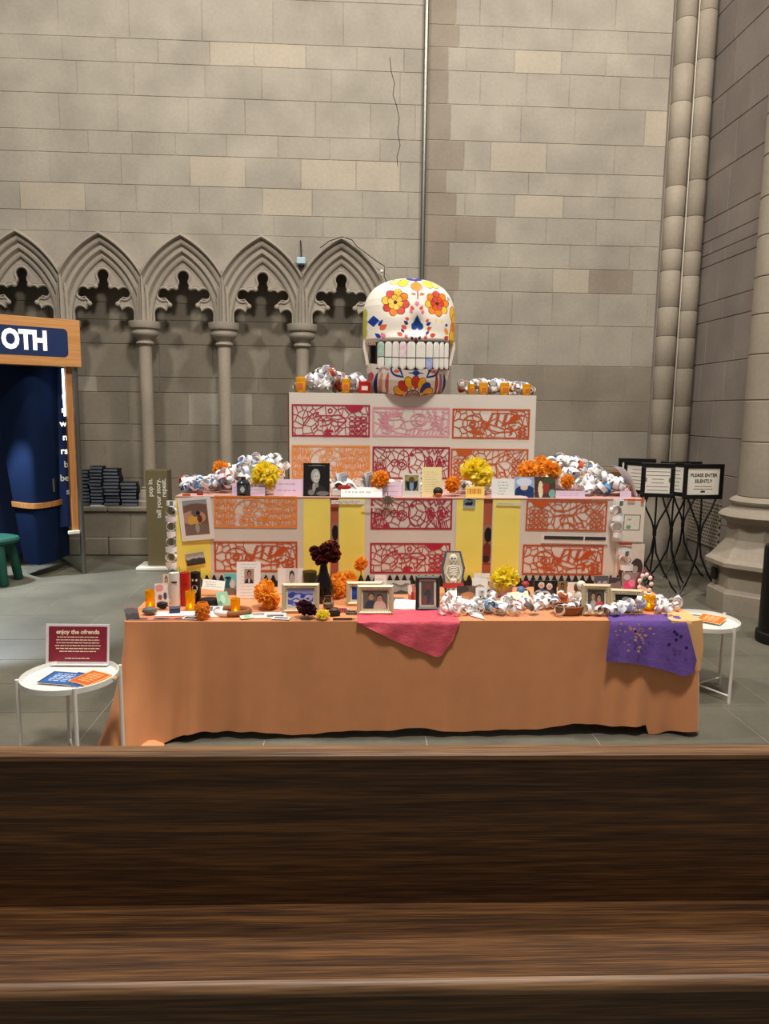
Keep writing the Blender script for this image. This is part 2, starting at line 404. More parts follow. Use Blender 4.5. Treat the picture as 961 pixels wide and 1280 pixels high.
# floor: slate slabs on a grout bed
fl = MB().box(-7, 7.5, -1.2, 11.2, -.2, -.003).build('floor', M['grout']); tag(fl, kind='structure')
rows = [-1.0, .1, 1.0, 1.9, 2.7, 3.45, 4.13, 4.7, 5.22, 5.74, 6.26, 7.02, 7.69, 8.4, 9.2, 10.0]
meas = {3.45: [2.61, -1.62, .49, -.43], 4.13: [2.61, -1.62, .49, -.5], 4.7: [2.965, -1.62, .9], 5.22: [2.965, 1.1], 5.74: [3.4, 2.3], 7.02: [-3.03, -1.7], 6.26: [-2.4, 2.9]}
for i in range(len(rows)-1):
    y0, y1 = rows[i], rows[i+1]; xs = sorted(meas.get(y0, []))
    if not xs: xs = [random.uniform(-.4, .4)]
    xs = [-6.8]+xs+[7.2]; full = []
    for a, b in zip(xs[:-1], xs[1:]):
        n = max(1, round((b-a)/1.15)); full += [a+(b-a)*k/n for k in range(n)]
    full.append(7.2)
    for a, b in zip(full[:-1], full[1:]):
        MB().cbox(a+.003, b-.003, y0+.003, y1-.003, -.06, 0, .001).build('slab', M['slate'], fl)

# back wall: mortar bed with every ashlar block proud of it
wall = MB().box(-6, PIPEX+3.9, YW+.006, YW+.3, 4.26, ZTOP).box(.50, PIPEX+3.9, YW+.006, YW+.3, 0, 4.26).box(-6, .50, YR+.010, YR+.3, 0, 4.26).build('wall_back', M['mortar'])
tag(wall, kind='structure')
def block(par, x0, x1, z0, z1, yf, m_, g=.0035, name='stone_block', t=.05):
    if x1-x0 < .03 or z1-z0 < .03: return
    o = MB().cbox(x0+g, x1-g, yf, yf+t, z0+g, z1-g, .0035).build(name, m_, par)
    return o
def zline(px, py, Y=YW): return ony(px, py, Y).z
Lx = 240
Ll = [-46, -5, 51, 81, 122, 167, 195, 233, 267]            # measured course lines at px 240
zl = [zline(Lx, y) for y in Ll]+[4.272]
jl = [[40, 130, 222, 300, 395, 470], [72, 161, 252, 341, 429], [24, 78, 144.5, 197.5, 262, 317.5, 382, 446, 505], [-40, 96, 167, 256, 327, 414, 500], [-20, 74, 147, 235, 306, 394, 463, 519],
      [45.5, 110, 165, 219, 283, 347.5, 412, 475], [-10, 62, 151.5, 237, 306.5, 376, 445, 500], [25, 106, 170, 249, 328, 390, 453, 510], [-30, 33, 87, 150.5, 214, 278, 342, 404, 470]]
pale = {(6, 4), (6, 6), (7, 1), (7, 5), (2, 5), (2, 6), (6, 7)}
for i in range(len(zl)-1):
    ym = (Ll[i]+(Ll[i+1] if i+1 < len(Ll) else 293))/2
    xs = [-5.9]+[ony(p, ym, YW).x for p in jl[i]]+[PIPEX-.01]
    for k in range(len(xs)-1):
        mm = M['stone_pale'] if (i, k) in pale else (M['stone_dark'] if random.random() < .02 else M['stone'])
        block(wall, xs[k], xs[k+1], zl[i+1], zl[i], YW, mm)
block_top = zl[0]
for k in range(9):
    a = -5.9+k*.77; block(wall, a, min(a+.77, PIPEX), block_top, ZTOP, YW, M['stone'])
# strip of wall between the last arch and the pipe
zs = [4.272]+[zline(505, y) for y in (335, 374, 410, 452, 496, 540, 585, 632)]+[.7]
for i in range(len(zs)-1):
    xm = .78 if i % 2 else .62
    block(wall, .50, xm, zs[i+1], zs[i], YW, M['stone']); block(wall, xm, PIPEX-.01, zs[i+1], zs[i], YW, M['stone'])
# right of the pipe, with the dark quoins beside it
Lr = [-60, -14, 36, 64, 93, 134.5, 179.5, 216.5, 245, 273, 306, 336, 366, 407, 457.5, 501, 539, 583, 628]
quoin = [566, 570, 574, 560, 560, 563, 580, 557, 570, 570, 561, 573, 566, 572, 563, 574, 566, 572]
jr = [[640, 720, 790], [600, 690, 770], [628, 716, 785], [583, 643, 701.5, 758, 818], [600, 658, 711.5, 775], [651, 718.5, 806], [613, 683, 768], [594, 660.5, 746], [581, 643, 704, 768],
      [619.5, 682.5, 745, 807], [636, 712, 787], [625, 691, 736, 791], [640, 690, 748, 809], [610, 672, 725, 790], [592, 680, 782], [640, 714], [585, 668, 740], [630, 708, 770]]
zr = [zline(690, y) for y in Lr]+[.7]
block(wall, PIPEX+.03, 2.6, zr[0], ZTOP, YW, M['stone']); block(wall, 2.6, 4.22, zr[0], ZTOP, YW, M['stone'])
for i in range(len(zr)-1):
    ym = (Lr[i]+(Lr[i+1] if i+1 < len(Lr) else 650))/2
    q = ony(quoin[min(i, len(quoin)-1)], ym, YW).x
    xs = [PIPEX-.01, q]+[ony(p, ym, YW).x for p in jr[min(i, len(jr)-1)] if ony(p, ym, YW).x > q+.08]+[4.22]
    for k in range(len(xs)-1):
        dk = k == 0 or (14 <= i <= 15 and k >= 2) or random.random() < .05
        block(wall, xs[k], xs[k+1], zr[i+1], zr[i], YW, M['stone_dark'] if dk else (M['stone_pale'] if random.random() < .03 else M['stone']))
# crack
cr = [(487, 72), (489, 90), (493, 104), (491, 118), (495, 130), (499, 148), (497, 165), (500, 182), (496, 196), (497, 208)]
pts = [ony(x, y, YW) for x, y in cr]; mb = MB()
for a, b in zip(pts[:-1], pts[1:]):
    mb.add([(a.x-.004, YW-.001, a.z), (a.x+.004, YW-.001, a.z), (b.x+.004, YW-.001, b.z), (b.x-.004, YW-.001, b.z)], [(0, 1, 2, 3)])
mb.build('crack', M['shadow_black'], wall)

# recess wall behind the arcade
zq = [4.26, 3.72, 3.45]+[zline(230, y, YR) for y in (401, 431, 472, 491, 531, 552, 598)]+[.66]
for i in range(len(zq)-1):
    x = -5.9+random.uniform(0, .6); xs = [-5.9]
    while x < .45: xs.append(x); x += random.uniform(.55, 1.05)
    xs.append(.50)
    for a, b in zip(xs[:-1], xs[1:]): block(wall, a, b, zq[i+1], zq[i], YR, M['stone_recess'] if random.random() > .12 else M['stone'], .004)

# stone bench along the wall
bn = MB(); tr = thing('trim_1', None, None); tag(tr, kind='structure')
for k in range(8):
    a = -5.9+k*1.32; b = min(a+1.32, 4.6)
    MB().cbox(a+.002, b-.002, 9.95, 10.6 if a < .4 else 10.1, .60, .675, .018).build('bench_slab', M['stone_recess'], tr)
    MB().cbox(a+.3, b+.296, 9.99, 10.3, .25, .60, .006).build('bench_block', M['stone_recess'], tr)
    MB().cbox(a+.002, b-.002, 9.94, 10.3, .0, .25, .02).build('plinth_block', M['stone_recess'], tr)

# blind arcade
ar = thing('trim_2', None, None); tag(ar, kind='structure')
PITCHX = 1.052; CX = [-2.73+PITCHX*k for k in range(-3, 4)]          # column lines
a_, z0_ = .42, 3.15; RAD = .972; CO = RAD-a_
prof = [(0, 10.22), (0, 10.15), (.018, 10.12), (.042, 10.12), (.055, 10.15), (.068, 10.155), (.076, 10.12), (.095, 10.092), (.125, 10.092), (.142, 10.12), (.156, 10.125), (.165, 10.085), (.185, 10.06), (.214, 10.06), (.232, 10.09), (.240, 10.09), (.244, 10.03), (.258, 10.0), (.272, 10.0), (.284, 10.03), (.288, 10.095)]
def arch_half(sgn, cx):
    mb = MB(); n = 22; rowsv = []
    for d, y in prof:
        base = 10.17-.10*min(1, d/.25); y = base+(y-base)*.72 if .01 < d < .28 else y
        Rr = RAD+d; th1 = math.acos(CO/Rr)
        row = []
        for k in range(n+1):
            th = th1*k/n; x = Rr*math.cos(th)-CO; z = z0_+Rr*math.sin(th)
            row.append((cx+sgn*min(x, PITCHX/2), y, z))
        rowsv.append(row)
    vs = [p for r_ in rowsv for p in r_]; fs = []
    for i in range(len(prof)-1):
        for k in range(n): fs.append((i*(n+1)+k, i*(n+1)+k+1, (i+1)*(n+1)+k+1, (i+1)*(n+1)+k))
    mb.add(vs, fs); return mb
def arc(cx, cz, r, a0, a1, n=9): return [(cx+r*math.cos(R(a0+(a1-a0)*k/n)), cz+r*math.sin(R(a0+(a1-a0)*k/n))) for k in range(n+1)]
openh = [(.405, 3.12), (.40, 3.19)]+arc(.315, 3.265, .088, -20, 150)[1:]+[(.225, 3.345), (.19, 3.36), (.185, 3.39)]+arc(.268, 3.515, .088, -118, 140, 12)+[(.165, 3.60), (.125, 3.595), (.095, 3.60), (.072, 3.66)]+arc(0, 3.745, .088, -38, 90, 9)
def outer(n=18):
    th1 = math.acos(CO/RAD); return [(RAD*math.cos(th1*k/n)-CO, z0_+RAD*math.sin(th1*k/n)) for k in range(n+1)]
for i in range(len(CX)-1):
    cx = (CX[i]+CX[i+1])/2
    if cx > .2: break
    for s in (-1, 1):
        arch_half(s, cx).build('arch_moulding', M['stone_arch'], ar, smooth=True)
        poly = [(cx+s*x, z) for x, z in [(.42, 3.12)]+outer()]+[(cx+s*x, z) for x, z in reversed(openh)]
        tp = MB().prism(poly, 10.175, 10.24).build('tracery', M['stone_arch'], ar)
        MB().tube([(cx+s*x, 10.172, z) for x, z in openh], .016, 6).tube([(cx+s*(x*1.0+.022*(1 if x > .02 else 0)), 10.18, z+.03) for x, z in openh[12:]], .009, 5).build('roll_moulding', M['stone_arch'], tp, smooth=True)
        kb = MB()
        for x, z in ((.185, 3.375), (.098, 3.598)): kb.sphere((cx+s*x, 10.155, z), .034, 10, 7, sy=.7)
        kb.build('cusp_knob', M['stone_arch'], tp, smooth=True)
# spandrels
th1 = math.acos(CO/(RAD+.288))
def hood(cx, s, n=16):
    o = []
    for k in range(n+1):
        th = th1*k/n; x = (RAD+.288)*math.cos(th)-CO; z = z0_+(RAD+.288)*math.sin(th)
        if x <= PITCHX/2: o.append((cx+s*x, z))
    zz = z0_+math.sqrt((RAD+.288)**2-(PITCHX/2+CO)**2)
    return [(cx+s*PITCHX/2, zz)]+o
for i in range(1, len(CX)):
    cl, cr_ = (CX[i-1]+CX[i])/2, CX[i]+PITCHX/2
    if cl > .2: break
    if cr_ < .2:
        poly = list(reversed(hood(cl, 1)))+hood(cr_, -1)[1:]
        top = max(4.275, poly[0][1]+.001)
    else:
        poly = list(reversed(hood(cl, 1)))+[(.42, 3.13), (.505, 3.13), (.505, 4.30)]
    MB().prism(poly, YW+.004, YW+.06).build('spandrel_stone', M['stone'], ar)
for i, x in enumerate(CX):
    if x > .6: break
    MB().tube([(x, 10.085, 3.14), (x, 10.08, 3.5), (x, 10.05, 3.79)], [.05, .04, .012], 10).tube([(x-.06, 10.12, 3.14), (x-.055, 10.12, 3.5), (x-.03, 10.10, 3.7)], [.026, .024, .012], 8).tube([(x+.06, 10.12, 3.14), (x+.055, 10.12, 3.5), (x+.03, 10.10, 3.7)], [.026, .024, .012], 8).build('springer', M['stone_arch'], ar, smooth=True)
    MB().lathe([(.205, 3.15), (.205, 3.085), (.195, 3.06), (.165, 3.045), (.175, 3.01), (.175, 2.985), (.15, 2.955), (.115, 2.93), (.095, 2.90), (.112, 2.885), (.118, 2.865), (.108, 2.848), (.088, 2.84)][::-1], 24, x, 10.16).build('capital', M['stone_arch'], ar, smooth=True)
    MB().lathe([(.088, .93), (.086, 2.85)], 20, x, 10.16).build('shaft', M['stone_shaft'], ar, smooth=True)
    MB().lathe([(.17, .675), (.17, .74), (.15, .76), (.15, .83), (.135, .85), (.13, .88), (.105, .90), (.11, .92), (.09, .935)], 20, x, 10.16).build('base', M['stone_arch'], ar, smooth=True)

# pipe up the wall
tag(MB().tube([(PIPEX, YW-.03, .66), (PIPEX, YW-.03, ZTOP-.01)], .032, 10).build('conduit_pipe', M['steel'], smooth=True), 'dark vertical pipe running up the stone wall behind the skull', 'pipe')

# corner shafts, drum by drum
cs = thing('trim_3', None, None); tag(cs, kind='structure')
jy = [-70, 18, 76, 128, 177, 228, 274, 314, 345, 386, 421, 458, 503, 543, 590]
for sx, rr in ((4.335, .128), (4.605, .128)):
    zz = [ZTOP]+[zline(840, y+random.uniform(-6, 6), 9.95)*1 for y in jy]+[1.05]
    for a, b in zip(zz[:-1], zz[1:]):
        if b < a-.02: MB().lathe([(rr-.006, b+.002), (rr, b+.010), (rr, a-.010), (rr-.006, a-.002)], 20, sx, 9.98).build('drum', M['stone_shaft'], cs, smooth=True)
    MB().lathe([(.24, 0), (.24, .62), (.21, .66), (.21, .74), (.18, .80), (.19, .86), (.15, .92), (.16, .98), (.128, 1.05)], 20, sx, 9.98).build('base', M['stone_arch'], cs, smooth=True)
MB().box(4.465, 4.475, 9.91, 9.94, 1.0, ZTOP).build('mortar_seam', M['mortar_light'], cs)
MB().box(4.2, XR+.1, 10.02, 10.2, 0, ZTOP).build('backing', M['stone_right'], cs)

# side wall on the right
wr = MB().box(XR+.012, XR+.35, 6.6, 10.2, 0, ZTOP).build('wall_right', M['mortar']); tag(wr, kind='structure')
zz = [ZTOP, 8.1, 7.65, 7.1, 6.6, 6.05, 5.6, 5.1, 4.55, 4.1]+[onx(868, y, XR).z for y in (310, 340, 384, 406.5, 457, 502, 545, 588)]+[.62, 0]
zz = sorted(set(round(z, 3) for z in zz), reverse=True)
for i in range(len(zz)-1):
    y = 10.0; ys = [10.05]; y = 10.05-random.uniform(.3, .9)
    while y > 6.9: ys.append(y); y -= random.uniform(.6, 1.1)
    ys.append(6.62)
    for b, a in zip(ys[:-1], ys[1:]):
        MB().cbox(XR, XR+.05, a+.005, b-.005, zz[i+1]+.005, zz[i]-.005, .005).build('stone_block', M['stone_right'], wr)

# slender pier with a tall moulded base at the right
pr = thing('trim_4', None, None, (4.26, 7.24, 0)); tag(pr, kind='structure')
oc = dict(n=8, a0=PI/8)
MB().lathe([(.46, 0), (.46, .20), (.42, .24), (.41, .24)], **oc).build('plinth', M['stone_shaft'], pr)
MB().lathe([(.41, .24), (.41, .45), (.50, .48), (.50, .52), (.45, .56), (.37, .66)], **oc).build('lower_base', M['stone_shaft'], pr)
MB().lathe([(.37, .66), (.34, .69), (.31, .74), (.31, .90), (.33, .92)], **oc).build('upper_base', M['stone_shaft'], pr)
MB().lathe([(.33, .92), (.38, .95), (.40, .985), (.37, 1.02), (.32, 1.04), (.28, 1.07), (.28, 1.09), (.30, 1.11), (.305, 1.135), (.28, 1.16), (.24, 1.18)], 40).build('base_roll', M['stone_shaft'], pr, smooth=True)
zj = [1.18]+[ony(935, y, 7.1).z for y in (553, 500, 442, 391, 343, 290, 240, 185, 130, 70, 0, -70)]
for a, b in zip(zj[:-1], zj[1:]):
    MB().lathe([(.227, a+.002), (.235, a+.010), (.235, b-.010), (.227, b-.002)], 40).build('drum', M['stone_shaft'], pr, smooth=True)
MB().box(.12, .56, -.2, .3, 0, ZTOP).build('core', M['stone_shaft'], pr)
p = onz(887, 722, .0); MB().box(-.43, -.40, .02, .10, .30, .42).build('socket_box', M['blackm'], pr)

# pierced stone grille low in the side wall
gy0, gy1 = 8.95, 9.75
g = thing('wall_grille', 'pierced stone ventilation grille low in the side wall behind the sign stands', 'grille', (XR, 9.35, .32))
MB().box(-.004, -.001, -.42, .42, 0, .56).build('backing', M['shadow_black'], g)
lb = MB()
for k in range(13): lb.box(-.03, -.004, -.42, .42, .56*k/12-.011, .56*k/12+.011)
for k in range(13):
    for q in range(12):
        y = -.42+.84*(k+.5*(q % 2))/12.5; lb.box(-.028, -.004, y-.012, y+.012, .56*q/12+.01, .56*(q+1)/12-.01)
lb.build('lattice', M['stone_shaft'], g)
# sensor and wires on the arcade
p = ony(376, 325, 9.97)
s = thing('wall_sensor', 'small pale blue sensor box with a cable between the arches', 'sensor', (p.x, 10.02, p.z-.05))
MB().cbox(-.06, .06, -.05, .05, 0, .09, .012).build('housing', M['bluebox'], s); MB().lathe([(.02, -.03), (.035, -.015), (.03, 0)], 12).build('lens', M['blackm'], s)
MB().tube([(0, .035, .09), (-.005, .045, .25), (-.01, .055, .32)], .008, 6).build('cable', M['blackm'], s)
wp = [ony(x, y, 9.985) for x, y in ((400, 310), (412, 301), (428, 296), (440, 300), (446, 308), (470, 326), (481, 333), (480, 345), (483, 352))]
s = thing('wall_wire', 'thin black wire clipped over the last stone arch beside the skull', 'wire', tuple(wp[0]))
MB().tube([q-wp[0] for q in wp], .006, 6).build('wire', M['blackm'], s); q = ony(477, 339, 9.98)-wp[0]
MB().sphere(q, .022, 8, 6).build('clip', M['white'], s)

# ================================================================== PEW
pew = thing('church_pew', 'dark oak church pew with worn seat across the foreground', 'pew', (.1, 2.12, 0), R(-1.1))
MB().cbox(-3, 3, 0, .035, .42, .93, .004).build('backrest', M['pew'], pew)
MB().cbox(-3, 3, -.012, .05, .93, .962, .010).build('top_rail', M['pew_edge'], pew, smooth=False)
MB().cbox(-3, 3, -.31, .02, .415, .45, .004).build('seat', M['pew'], pew)
lp = MB(); L_ = 13; vs = []; fs = []
for k in range(L_):
    a = R(90+180*k/(L_-1)); vs += [(-3, -.31+.024*math.cos(a), .427+.024*math.sin(a)), (3, -.31+.024*math.cos(a), .427+.024*math.sin(a))]
fs = [(2*k, 2*k+1, 2*k+3, 2*k+2) for k in range(L_-1)]
lp.add(vs, fs).build('seat_nosing', M['pew_edge'], pew, smooth=True)
MB().box(-3, 3, -.29, -.265, .05, .415).build('apron', M['pew'], pew)
for x in (-3, 2.94): MB().box(x, x+.06, -.30, .03, 0, .95).build('end_panel', M['pew'], pew)

# ================================================================== ALTAR: tables, cloth, tiers
AX0, AX1, AY0 = -1.33, 2.185, 4.27
tb = thing('altar_table', 'long table covered to the floor by an orange satin cloth', 'table', ((AX0+AX1)/2, 5.4, 0))
hw = (AX1-AX0)/2
MB().cbox(-hw+.02, hw-.02, -1.1, 1.1, .70, .738, .006).build('tabletop', M['brown_box'], tb)
for x in (-hw+.12, hw-.12):
    for y in (-1.0, 1.0): MB().tube([(x, y, 0), (x, y, .705)], .02, 8).build('leg', M['blackm'], tb)
def smooth(x, a, b): t = min(1, max(0, (x-a)/(b-a))); return t*t*(3-2*t)
path = []
n1, n2 = 26, 150
for k in range(n1): path.append((AX0, 6.5-(6.5-AY0)*k/n1, (-1, 0)))
for k in range(13): a = R(180+90*k/12); path.append((AX0+.03+.03*math.cos(a), AY0+.03+.03*math.sin(a), (math.cos(a), math.sin(a))))
for k in range(1, n2): path.append((AX0+.03+(AX1-AX0-.06)*k/n2, AY0, (0, -1)))
for k in range(13): a = R(270+90*k/12); path.append((AX1-.03+.03*math.cos(a), AY0+.03+.03*math.sin(a), (math.cos(a), math.sin(a))))
for k in range(1, n1+1): path.append((AX1, AY0+.03+(6.5-AY0-.03)*k/n1, (1, 0)))
NV = 30; vs = []; fs = []; s_ = 0
for i, (x, y, nrm) in enumerate(path):
    if i: s_ += math.hypot(x-path[i-1][0], y-path[i-1][1])
    dl = math.hypot(x-AX0, y-AY0); dr = math.hypot(x-AX1, y-AY0); u = x-AX0
    for j in range(NV+1):
        t = j/NV
        lc = math.exp(-(dl/.17)**2); rc = math.exp(-(dr/.08)**2)
        amp = .006+.018*math.exp(-((u-.35)/.35)**2)+.012*math.exp(-((u-3.2)/.3)**2)
        off = t*(amp*math.sin(s_*17+1.5*math.sin(s_*3.1))+amp*.6*math.sin(s_*41+2*t)) + .012*t
        fl_ = max(0, 1-u/.36) if nrm[1] < -.5 else (max(0, -nrm[1]) if u < .1 else 0)
        off += lc*.04*t**1.6+.13*fl_**1.4*t**2.0+.012*t*fl_*math.sin(u*40)+rc*(.035*t)+ .03*t*t*math.exp(-((u-.26)/.1)**2)
        hem = .045+.012*math.sin(s_*5.3)+.008*math.sin(s_*13)+.02*smooth(u, 1.6, 3.2)-.05*lc-.03*math.exp(-((u-.15)/.2)**2)
        if dr < .3: hem = .02+.02*math.sin(s_*9)
        if fl_ > 0: hem = hem*(1-min(1, fl_*2))+.004
        hem = max(.004, hem); z = .742-(.742-hem)*t
        vs.append((x+nrm[0]*off, y+nrm[1]*off, z))
P_ = len(path)
for i in range(P_-1):
    for j in range(NV): fs.append((i*(NV+1)+j, (i+1)*(NV+1)+j, (i+1)*(NV+1)+j+1, i*(NV+1)+j+1))
top = len(vs)
fs.append(tuple(i*(NV+1) for i in range(P_)))
cl = MB().add([(v[0]-(AX0+AX1)/2, v[1]-5.4, v[2]) for v in vs], fs).build('tablecloth', M['cloth'], tb, smooth=True); tag(cl, 'orange satin tablecloth')
pud = MB(); pv = []; pf = []
# pooled corner of the cloth on the floor
q = [onz(x, y, .012) for x, y in ((146, 905), (143, 926), (150, 933), (178, 934), (204, 933), (208, 922), (190, 912), (168, 896))]
cpt = sum(q, Vector())/len(q); pv = [(cpt.x, cpt.y, .05)]+[(p.x, p.y, .006) for p in q]; ring2 = [(cpt.x+(p.x-cpt.x)*.6, cpt.y+(p.y-cpt.y)*.6, .035+.012*(i % 2)) for i, p in enumerate(q)]
pv += ring2; n = len(q)
for i in range(n): j = (i+1) % n; pf += [(1+i, 1+j, 1+n+j, 1+n+i), (0, 1+n+i, 1+n+j)]
MB().add([(v[0]-(AX0+AX1)/2, v[1]-5.4, v[2]) for v in pv], pf).build('pooled_corner', M['cloth'], cl, smooth=True)

# tier boxes
def wx(px, Y, py=620): return ony(px, py, Y).x
Y2, Y3 = 5.15, 5.75
b2 = thing('riser', 'wide terracotta box riser standing on the orange tablecloth', 'riser', (0, 0, .743))
x0, x1 = wx(219, Y2), wx(806, Y2)
MB().cbox(x0+.01, x1-.01, Y2+.012, 6.45, 0, T2-.743-.004, .004).build('box', M['terra'], b2)
MB().box(x0, x1, Y2-.004, 6.45, T2-.743-.006, T2-.743).build('top_sheet', M['topsheet'], b2)
sp = [(218.5, 413), (423, 605), (616, 807)]
for k, (a, b) in enumerate(sp):
    MB().box(wx(a, Y2), wx(b, Y2), Y2, Y2+.010, .004, T2-.743-.006).build('front_board', M['board'], b2)
ys = {'0': (219, 262), '1': (379, 412.5), '2': (424, 456), '3': (571, 604.5), '4': (617, 651)}
for k, (a, b) in ys.items():
    tag(MB().add([(wx(a, Y2), Y2-.002, .008), (wx(b, Y2), Y2-.002, .008), (wx(b, Y2), Y2-.002, .3), (wx(b, Y2), Y2-.002, T2-.755), (wx(a, Y2), Y2-.002, T2-.755), (wx(a, Y2), Y2-.006, .3)], [(0, 1, 2, 5), (5, 2, 3, 4)]).build('yellow_sheet', M['yellow'], b2), 'yellow paper sheet')
for a, b, y0, y1 in ((414, 422.5, 654, 702), (606, 615.5, 657, 704)):
    zt, zb = ony(a, y0, Y2).z-.743, ony(a, y1, Y2).z-.743; w = wx(b, Y2)-wx(a, Y2)
    link('photo_strip', sheet_mesh('photo_strip', w, zt-zb, blobs((170, 120, 96), [(.6, .75, .5, .2, (30, 24, 24)), (.5, .3, .6, .25, (120, 50, 44)), (.4, .1, .5, .1, (60, 40, 40))]), .002), b2, ((wx(a, Y2)+wx(b, Y2))/2, Y2+.006, zb))
b3 = thing('riser', 'narrower top riser with a white front board carrying the big skull', 'riser', (0, 0, T2))
x0, x1 = ony(361.5, 540, Y3).x, ony(666, 540, Y3).x
MB().cbox(x0-.012, x1-.01, Y3+.012, 6.45, 0, T3-T2-.002, .003).build('box', M['brown_box'], b3)
MB().box(x0, x1, Y3, Y3+.010, .002, T3-T2).build('front_board', M['board'], b3)
MB().box(x1-.004, x1+.02, Y3+.012, 6.3, .002, T3-T2).build('side_board', M['board'], b3)

# ------------------------------------------------------------------ papel picado
def clip(poly, a, b, c):
    o = []
    for i in range(len(poly)):
        p, q = poly[i], poly[(i+1) % len(poly)]; dp = a*p[0]+b*p[1]-c; dq = a*q[0]+b*q[1]-c
        if dp <= 0: o.append(p)
        if dp*dq < 0: t = dp/(dp-dq); o.append((p[0]+(q[0]-p[0])*t, p[1]+(q[1]-p[1])*t))
    return o
def voro(pts, w=100, h=38):
    segs = set()
    for i, p in enumerate(pts):
        poly = [(0, 0), (w, 0), (w, h), (0, h)]
        for j, q in enumerate(pts):
            if i != j and poly: poly = clip(poly, q[0]-p[0], q[1]-p[1], (q[0]**2+q[1]**2-p[0]**2-p[1]**2)/2)
        for k in range(len(poly)):
            a, b = poly[k], poly[(k+1) % len(poly)]
            a = (round(a[0], 2), round(a[1], 2)); b = (round(b[0], 2), round(b[1], 2))
            if a != b: segs.add((min(a, b), max(a, b)))
    return [list(s) for s in segs]
def circ(cx, cy, r, ry=None, a0=0, a1=360, n=18): return [(cx+r*math.cos(R(a0+(a1-a0)*k/n)), cy+(ry or r)*math.sin(R(a0+(a1-a0)*k/n))) for k in range(n+1)]
def zig(x0, y0, x1, y1, n, amp): return [(x0+(x1-x0)*k/n+(amp if k % 2 else -amp), y0+(y1-y0)*k/n) for k in range(n+1)]
def sites(seed, n, excl=()):
    g = random.Random(seed); o = []
    while len(o) < n:
        p = (g.uniform(0, 100), g.uniform(0, 38))
        if any(((p[0]-e[0])/e[2])**2+((p[1]-e[1])/e[3])**2 < 1 for e in excl): continue
        if all((p[0]-q[0])**2+(p[1]-q[1])**2 > 9 for q in o) or g.random() < .02: o.append(p)
    return o
